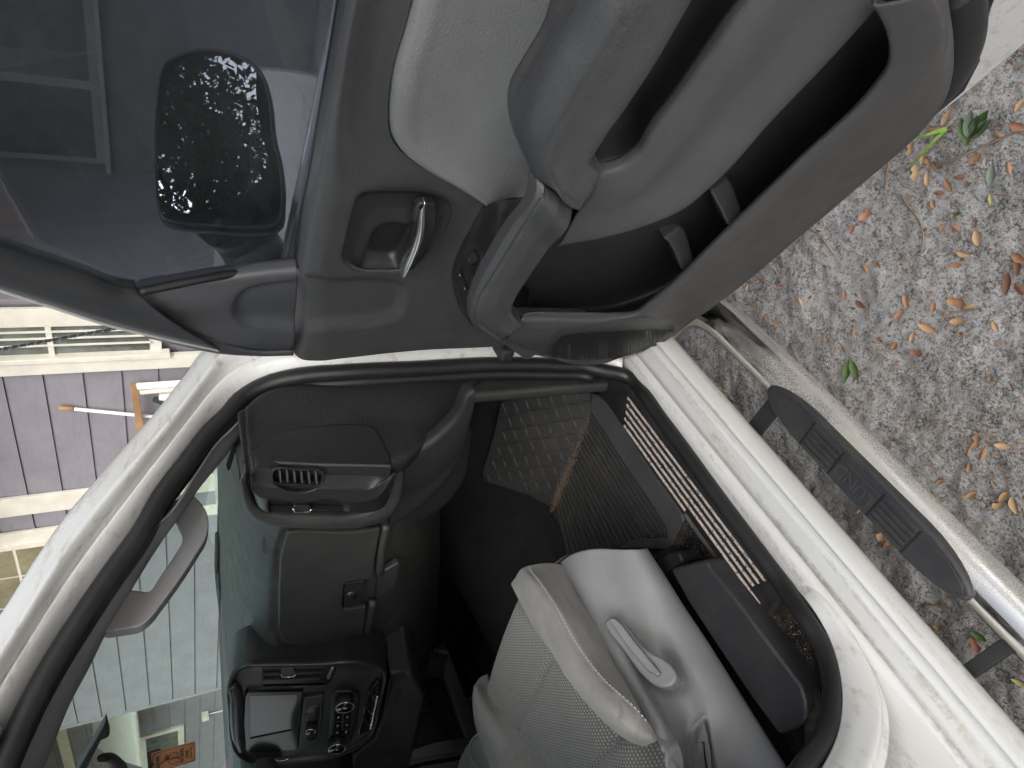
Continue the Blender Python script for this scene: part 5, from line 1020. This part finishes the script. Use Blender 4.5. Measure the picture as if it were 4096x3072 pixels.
text('card_text', 'PINK PINEAPPLE', L1 * .115, .0001, INK, af, cp(.69, .5, .0004), rx, upv, bold=True); text('card_text', 'SUNRISE', L1 * .115, .0001, INK, af, cp(.805, .5, .0004), rx, upv, bold=True)
text('card_text', 'sun pink pineapple + palm sugar', L1 * .052, .0001, INK, af, cp(.89, .5, .0004), rx, upv)
def loop(c, ru, rv, n=20, a0=0, a1=360): return [cp(c[0] + ru * math.cos(RAD(t)), c[1] + rv * math.sin(RAD(t)), .0005) for t in np.linspace(a0, a1, n)]
tube('pineapple_outline', loop((.50, .40), .12, .15), .0006, INK, af, seg=4); tube('pineapple_outline', loop((.50, .66), .12, .15), .0006, INK, af, seg=4)
for k in range(5): tube('pineapple_leaf', [cp(.39, .34 + k * .03, .0005), cp(.27 + .02 * abs(k - 2), .24 + k * .085, .0005), cp(.39, .40 + k * .03, .0005)], .0006, INK, af, seg=4)
for k in range(9): t = RAD(200 + k * 17); tube('sun_ray', [cp(.42 + .20 * math.cos(t) * .9, .66 + .25 * math.sin(t) * .5, .0005), cp(.42 + .27 * math.cos(t), .66 + .34 * math.sin(t) * .5, .0005)], .0005, INK, af, seg=4)
for k in range(3): tube('pineapple_mesh', [cp(.42 + k * .07, .30, .0005), cp(.46 + k * .05, .5, .0005)], .0004, INK, af, seg=4)
tube('cord', [cp(.05, .5, .001), cp(-.25, .62, .01), rm + np.array([0, .07, -.03])], .0012, INK, af, n=12, seg=5)

# ================================================================== LEAVES, TWIGS, SPRIGS on the soil
def leafm(name, c, c2):
    m = bpy.data.materials.new(name); nt, N, Lk, P = nodes(m); Lk.new(ramp(nt, tex(nt, 'noise', 60, 5, .7), [(.3, c), (.7, c2)]), P.inputs['Base Color']); P.inputs['Roughness'].default_value = .6; return m
LM = dict(orange=leafm('orange_leaf', (.30, .135, .07), (.46, .27, .16)), brown=leafm('brown_leaf', (.17, .075, .05), (.30, .15, .10)), tan=leafm('tan_leaf', (.38, .24, .13), (.52, .36, .22)),
          green=leafm('green_leaf', (.06, .12, .03), (.13, .20, .06)), dusty=leafm('dusty_green_leaf', (.08, .14, .07), (.34, .37, .31)), grass=leafm('grass_blade', (.16, .30, .03), (.30, .45, .08)), yellow=leafm('yellow_leaf', (.45, .42, .15), (.58, .54, .26)))
TWIG = plastic('twig', (.22, .17, .13), .85, var=.3)
def leafmesh(name, mat, wdt, curl, bend, lobes=0):
    V, Fc = [], []; n = 9
    for i in range(n):
        t = i / (n - 1); w = wdt * math.sin(math.pi * t ** .85) ** .8 * (1 + (.45 * math.sin(t * 11) if lobes else 0)); x = t - .5
        z = bend * (t - .5) ** 2 * 4
        V += [(x, -w, z + curl * w * 1.2), (x, -w * .5, z + curl * w * .3), (x, 0, z), (x, w * .5, z + curl * w * .3), (x, w, z + curl * w * 1.2)]
    for i in range(n - 1):
        for k in range(4): a = i * 5 + k; Fc.append((a, a + 1, a + 6, a + 5))
    i0 = len(V); V += [(-.5, -.012, 0), (-.5, .012, 0), (-.66, .01, .03), (-.66, -.01, .03)]; Fc.append((i0, i0 + 1, i0 + 2, i0 + 3))
    me = bpy.data.meshes.new(name); me.from_pydata(V, [], Fc); me.materials.append(mat); me.polygons.foreach_set('use_smooth', [True] * len(Fc)); return me
LV_ = {}
for k, m in LM.items(): LV_[k] = [leafmesh('leaf_' + k, m, w, c, b, l) for w, c, b, l in ((.20, .5, .10, 0), (.16, -.5, -.10, 0), (.26, .3, .16, 1), (.22, .8, .05, 0))]
GRP = {'orange': 'orange fallen leaves', 'brown': 'brown fallen leaves', 'tan': 'tan fallen leaves'}
LBL = {'orange': 'curled orange leaf lying on the grey sand', 'brown': 'small dark brown leaf lying on the grey sand', 'tan': 'dry tan leaf lying on the grey sand'}
LEAVES = []
def leaf(px, size, kind, ang, label=None, var=None, name='fallen_leaf', lift=.004):
    P = aZ(px, 0.0); P[2] = hgt(P[0], P[1]) + lift
    o = bpy.data.objects.new(name, LV_[kind][random.randrange(4) if var is None else var]); COL.objects.link(o); o.location = P; o.scale = (size * .62,) * 3
    o.rotation_euler = (random.uniform(-.3, .3), random.uniform(-.25, .25), ang)
    if label: return tag(o, label, 'leaf')
    LEAVES.append((o, kind, px, size)); return o
    zone = 'in the shade between the step and the rocker' if P[1] > .58 and P[0] < 1.1 else 'near the lower edge of the open door' if P[0] > .78 else 'on the open sand beyond the side step'
    look = {'orange': 'curled orange leaf ', 'brown': 'small dark brown leaf ', 'tan': 'dry tan leaf '}[kind]
    return tag(o, look + zone, 'leaf', kind + ' fallen leaves ' + zone)
N_ = lambda x, y: fp('N', x, y)
M_ = lambda x, y: fp('M', x, y)
# leaves that stand out one by one
leaf(N_(1460, 1065), .075, 'dusty', 2.2, 'green leaf dusted with white sand, largest green leaf on the ground', 0)
leaf(N_(708, 1300), .062, 'orange', 1.3, 'bright orange broken leaf alone below the door bottom edge', 2)
leaf(M_(1650, 310), .075, 'tan', .2, 'long pale yellow-tan leaf with dark spots on open sand', 0)
leaf(M_(1530, 160), .055, 'orange', 2.4, 'rust orange pointed leaf above the long pale leaf', 0)
leaf(M_(1160, 120), .05, 'orange', 2.3, 'golden orange leaf nearest the steel step tube bend', 0)
leaf(M_(1210, 335), .045, 'orange', 2.2, 'small reddish orange leaf above the green sprig', 1)
leaf(M_(855, 915), .06, 'orange', .2, 'orange leaf in the shade between step and rocker by the bracket', 0)
leaf(N_(1260, 1295), .036, 'green', .9, 'small olive green leaf on open sand', 0); leaf(N_(1455, 1205), .04, 'yellow', 2.3, 'small yellow-green leaf below the dusty green leaf', 0)
leaf(fp('L', 1975, 750), .06, 'green', .4, 'dull green leaf beside the rear step bracket', 0); leaf(fp('L', 2195, 1005), .05, 'yellow', .5, 'pale yellow leaf at the rear edge below the step', 0)
leaf(fp('L', 1945, 800), .06, 'brown', 2.6, 'brown leaf touching the dull green leaf by the rear bracket', 2); leaf(fp('L', 1440, 190), .06, 'tan', 1.8, 'shredded tan leaf under the step pad', 2); leaf(fp('L', 1450, 245), .055, 'orange', .6, 'red-brown leaf under the step pad, below the shredded leaf', 1)
leaf(fp('L', 1750, 700), .05, 'tan', 1., 'torn tan leaf between rocker and rear of the step', 2)
for (x, y), k, s in (((1240, 580), 'orange', .06), ((1205, 710), 'tan', .065), ((920, 905), 'orange', .05), ((985, 910), 'tan', .05), ((1060, 950), 'tan', .055), ((1090, 990), 'orange', .045), ((1010, 1050), 'tan', .06), ((1070, 1080), 'tan', .055), ((1200, 1120), 'orange', .055), ((1145, 1165), 'brown', .05), ((1280, 1070), 'brown', .06), ((1370, 960), 'orange', .06), ((1500, 810), 'tan', .05), ((1560, 1020), 'orange', .05), ((1380, 1440), 'tan', .06), ((1250, 1380), 'orange', .06), ((640, 1380), 'orange', .045), ((700, 1620), 'orange', .05), ((780, 1590), 'orange', .04), ((1110, 1230), 'orange', .04), ((1620, 1560), 'orange', .06), ((1615, 1620), 'brown', .06), ((1245, 1600), 'orange', .045), ((1640, 640), 'tan', .05), ((1640, 770), 'orange', .06), ((1300, 1530), 'tan', .05), ((1170, 1380), 'tan', .04), ((430, 1350), 'tan', .03), ((240, 1585), 'orange', .03)):
    leaf(N_(x, y), s, k, random.uniform(0, 6.3))
for (x, y), k, s in (((1490, 235), 'orange', .05), ((1245, 170), 'brown', .055), ((1820, 160), 'orange', .07), ((1890, 185), 'tan', .05), ((1690, 190), 'orange', .045), ((2110, 50), 'brown', .08), ((2190, 90), 'brown', .08), ((1830, 275), 'tan', .06), ((2045, 300), 'tan', .04), ((1945, 980), 'orange', .055), ((1975, 1050), 'orange', .065), ((2100, 1010), 'tan', .055), ((1895, 1030), 'orange', .045), ((2160, 1360), 'tan', .065), ((2085, 1310), 'tan', .05), ((2060, 1365), 'tan', .05), ((1900, 1300), 'tan', .05), ((1890, 1140), 'tan', .04), ((1570, 370), 'tan', .045), ((1465, 420), 'orange', .045), ((1580, 460), 'brown', .05), ((780, 70), 'orange', .03), ((660, 35), 'orange', .03), ((590, 75), 'tan', .035), ((905, 165), 'tan', .05), ((765, 300), 'orange', .035), ((1160, 440), 'brown', .04), ((1390, 1590), 'brown', .05), ((1240, 1390), 'tan', .05), ((455, 690), 'tan', .05), ((490, 740), 'brown', .05), ((960, 1270), 'brown', .04), ((1700, 1230), 'orange', .035), ((1360, 1030), 'brown', .04), ((520, 140), 'orange', .025), ((700, 250), 'orange', .03), ((640, 210), 'orange', .03)):
    leaf(M_(x, y), s, k, random.uniform(0, 6.3))
# say which leaf is which by its nearest landmark
MARKS = [(N_(1460, 1065), 'the dusty green leaf'), (N_(1345, 790), 'the leafy sprig'), (N_(1090, 830), 'the green grass blades'), (M_(1650, 310), 'the long pale leaf'), (M_(1200, 550), 'the two-leaved green sprig'),
         (M_(720, 640), 'the front tip of the step pad'), (N_(1040, 1350), 'the thin bent brown twig'), (N_(1330, 930), 'the long curved twig'), (N_(708, 1300), 'the bright orange broken leaf'), (fp('L', 2000, 880), 'the rear step bracket'),
         (M_(450, 200), 'the bend of the steel tube'), (N_(1260, 1295), 'the small olive leaf'), (M_(1945, 1010), 'the leaf cluster on open sand'), (fp('L', 1440, 190), 'the shredded leaf under the step'), (M_(2150, 70), 'the right edge of the photo')]
seen = {}
for o, kind, px, size in LEAVES:
    d = [math.dist(px, m[0]) for m in MARKS]; k = int(np.argmin(d)); dx, dy = px[0] - MARKS[k][0][0], px[1] - MARKS[k][0][1]
    way = ('right of ' if dx > 0 else 'left of ') if abs(dx) > abs(dy) else ('below ' if dy > 0 else 'above ')
    if d[k] < 45: way = 'touching '
    seen.setdefault((kind, way, MARKS[k][1]), []).append((d[k], size, o))
for (kind, way, mk_), lst in seen.items():
    lst.sort(key=lambda t: t[0]); c = {'orange': 'orange-brown', 'brown': 'dark brown', 'tan': 'dry tan'}[kind]
    for i_, (dd_, sz, o) in enumerate(lst):
        rank = '' if len(lst) == 1 else ', nearest to it' if i_ == 0 else ', farthest from it' if i_ == len(lst) - 1 else ', between two alike'
        tag(o, f'{c} fallen leaf {way}{mk_}{rank}', 'leaf', f'{c} fallen leaves')
# small leaf bits, too many to tell apart
V, Fc = [], []
for n_b, (xa, xb), (ya, yb) in ((130, (-.6, 1.7), (-.5, .62)), (120, (.75, 1.5), (-.1, .8))):
    for _ in range(n_b):
        x, y = random.uniform(xa, xb), random.uniform(ya, yb); me = LV_[random.choice(('orange', 'brown', 'tan'))][random.randrange(4)]; a = random.uniform(0, 6.28); sz = random.uniform(.008, .018); i0 = len(V); h0 = hgt(x, y) + .003
        for v in me.vertices: V.append((x + sz * (v.co.x * math.cos(a) - v.co.y * math.sin(a)), y + sz * (v.co.x * math.sin(a) + v.co.y * math.cos(a)), h0 + sz * v.co.z))
        Fc += [tuple(i0 + k for k in p_.vertices) for p_ in me.polygons]
tag(mk('small_leaf_bits', V, Fc, gritm('leaf_bits', [(.28, .12, .06), (.16, .07, .045), (.44, .30, .18)]), smooth=True), 'tiny broken leaf bits scattered over the grey sand', 'litter', kind='stuff')
# fine bark and leaf crumbs: uncountable
V, Fc = [], []
for _ in range(9000):
    x, y = random.uniform(-.6, 1.7), random.uniform(-.55, 1.2)
    a = random.uniform(0, 6.28); l, w = random.uniform(.003, .010), random.uniform(.0008, .003); u = np.array([math.cos(a), math.sin(a), random.uniform(-.3, .3)]); v = np.array([-math.sin(a), math.cos(a), random.uniform(-.3, .3)]); c = np.array([x, y, hgt(x, y) + .002]); i0 = len(V)
    V += [c - u * l, c - v * w, c + u * l, c + v * w]; Fc.append((i0, i0 + 1, i0 + 2, i0 + 3))
tag(mk('leaf_crumbs', V, Fc, gritm('crumbs', [(.10, .05, .03), (.25, .13, .07), (.40, .30, .2), (.12, .09, .07)])), 'fine bark and leaf crumbs scattered over the sand', 'litter', kind='stuff')
# twigs
def twig(pts, r, label, side=()):
    P = np.array([aZ(q_, 0) for q_ in pts]); P[:, 2] = [hgt(a, b) + r + .002 for a, b, _ in P]
    o = tube('twig', P, [r, r * .9, r * .5], TWIG, None, n=14, seg=7, org=P[0]); return tag(o, label, 'twig')
twig([N_(1125, 985), N_(1220, 975), N_(1290, 945), N_(1400, 890), N_(1500, 845), N_(1653, 785)], .0035, 'long pale curved twig next to the leafy sprig')
twig([N_(910, 1175), N_(965, 1245), N_(1035, 1345), N_(1050, 1440), N_(1045, 1540)], .0026, 'thin brown bent twig on open sand below the door')
twig([N_(862, 940), N_(845, 1030), N_(815, 1140)], .004, 'short grey stick by the lower door corner')
twig([N_(370, 1375), N_(430, 1410), N_(500, 1530)], .0025, 'thin grey twig just under the door edge'); twig([M_(835, 405), M_(880, 500), M_(950, 570), M_(1000, 575)], .002, 'thin reddish twig beside the steel step tube')
twig([M_(1780, 220), M_(1850, 215), M_(1950, 200)], .0022, 'thin pale twig near the rust orange leaf'); twig([M_(1100, 690), M_(1120, 740), M_(1150, 800)], .002, 'thin tan twig beside the step pad front')
twig([fp('L', 1650, 590), fp('L', 1740, 590), fp('L', 1830, 605)], .003, 'pale twig under the rear end of the step'); twig([N_(1290, 530), N_(1330, 590)], .002, 'tiny twig above the leafy sprig')
# sprig of broad leaves, hanging green sprig, grass weed
def sprig(name, base, items, label, cat, kind_='green'):
    P = aZ(base, .0); e = empty(name, tuple(P), label, cat)
    for (px, size, k, z, tilt) in items:
        c = aZ(px, z); o = bpy.data.objects.new('leaf', LV_[k][0]); COL.objects.link(o); o.parent = e; o.location = c - P; d = c - (P + np.array([0, 0, z * .4])); o.scale = (size,) * 3
        o.rotation_euler = (0, -tilt, math.atan2(d[1], d[0]))
    return e, P
e, P = sprig('leafy_sprig', N_(1345, 850), [(N_(1300, 790), .06, 'green', .025, .3), (N_(1335, 740), .06, 'dusty', .035, .5), (N_(1400, 740), .065, 'green', .03, .4), (N_(1400, 780), .065, 'dusty', .025, .3), (N_(1360, 760), .055, 'green', .03, .5), (N_(1320, 800), .03, 'tan', .02, .2)], 'sprig of dusty green oval leaves standing on the sand', 'plant')
tube('stem', [P, P + np.array([.004, .004, .03])], .002, TWIG, e, seg=6)
e, P = sprig('green_sprig', M_(1205, 480), [(M_(1170, 575), .055, 'green', .012, .1), (M_(1218, 565), .055, 'green', .014, .1)], 'two-leaved green sprig fallen on the sand beside the step', 'plant')
tube('stem', [P, aZ(M_(1212, 420), .004)], .0015, TWIG, e, seg=6)
P = aZ(N_(1190, 775), 0); gw = empty('grass_weed', tuple(P), 'bright green grass blades with reddish stem by the door corner', 'weed')
def blade(pts, w, mat):
    Q = cr(np.array(pts), 10); T = np.gradient(Q, axis=0); V, Fc = [], []
    for i in range(10):
        s = np.cross(T[i], (0, 0, 1)); s /= np.linalg.norm(s); ww = w * (1 - (i / 9) ** 2) + .0004; V += [Q[i] - s * ww, Q[i] + np.array([0, 0, -.001]), Q[i] + s * ww]
    for i in range(9): Fc += [(3*i, 3*i+1, 3*i+4, 3*i+3), (3*i+1, 3*i+2, 3*i+5, 3*i+4)]
    mk('blade', V, Fc, mat, gw, True)
z = lambda x, y, h: aZ(N_(x, y), h)
blade([z(1190, 775, .012), z(1090, 805, .03), z(960, 850, .028)], .0035, LM['grass']); blade([z(1190, 778, .012), z(1120, 840, .03), z(1040, 930, .025), z(945, 1022, .008)], .0038, LM['grass']); blade([z(1190, 772, .012), z(1110, 780, .02), z(1020, 788, .018)], .0025, LM['orange'])
tube('stem', [z(1190, 775, .012), z(1240, 745, .012), z(1280, 715, .006)], .0016, LM['orange'], gw, seg=6)
for (x, y), lb in (((1270, 1170 + 0), 0),):
    pass

# ================================================================== TREES behind the camera (they show in the mirror and glass)
BARK = plastic('bark', (.07, .055, .045), .9, .8, 30, var=.4)
FOL = leafm('oak_foliage', (.020, .040, .012), (.06, .10, .03))
def tree(x, y, h, r, label, n=34000):
    t = empty('oak_tree', (x, y, 0), label, 'tree', None)
    tube('trunk', [(x, y, -.1), (x + .1, y, h * .3), (x - .1, y + .15, h * .62), (x, y, h * .9)], [.26, .2, .13, .04], BARK, t, n=14, seg=12)
    cl = []
    for k in range(9):
        a = k * 2.4; e_ = np.array([x + r * .75 * math.cos(a), y + r * .75 * math.sin(a), h * (.55 + .05 * k)]); tube('limb', [(x, y, h * (.3 + .05 * k)), (np.array([x, y, h * (.4 + .05 * k)]) + e_) / 2, e_], [.09, .06, .02], BARK, t, n=8, seg=7); cl.append(e_)
    for k in range(16): a = random.uniform(0, 6.28); q_ = random.uniform(.2, 1) * r; cl.append(np.array([x + q_ * math.cos(a), y + q_ * math.sin(a), h * random.uniform(.5, 1.02)]))
    V, Fc = [], []
    for _ in range(n):
        c = random.choice(cl) + np.random.randn(3) * np.array([.45, .45, .35]) * r / 2.6; s = random.uniform(.06, .11); A3 = np.random.randn(2, 3); A3 /= np.linalg.norm(A3, axis=1)[:, None]; i0 = len(V)
        V += [c - A3[0] * s, c + A3[1] * s * .45, c + A3[0] * s, c - A3[1] * s * .45]; Fc.append((i0, i0 + 1, i0 + 2, i0 + 3))
    mk('crown', V, Fc, FOL, t)
tree(-3.6, -7.0, 8, 3.0, 'leafy oak whose crown is reflected in the door mirror'); tree(-9, 5.5, 9, 3.8, 'oak behind the truck, reflected faintly in the window glass'); tree(-3.5, 9.5, 8.5, 3.4, 'oak on the driver side beyond the truck, reflected in the door window', 9000)
tree(-.6, -10.5, 9, 3.6, 'far oak behind the camera at the edge of the mirror reflection', 12000); tree(-7.5, -9.0, 10, 4.2, 'tallest oak behind the camera, deep in the mirror reflection', 14000)
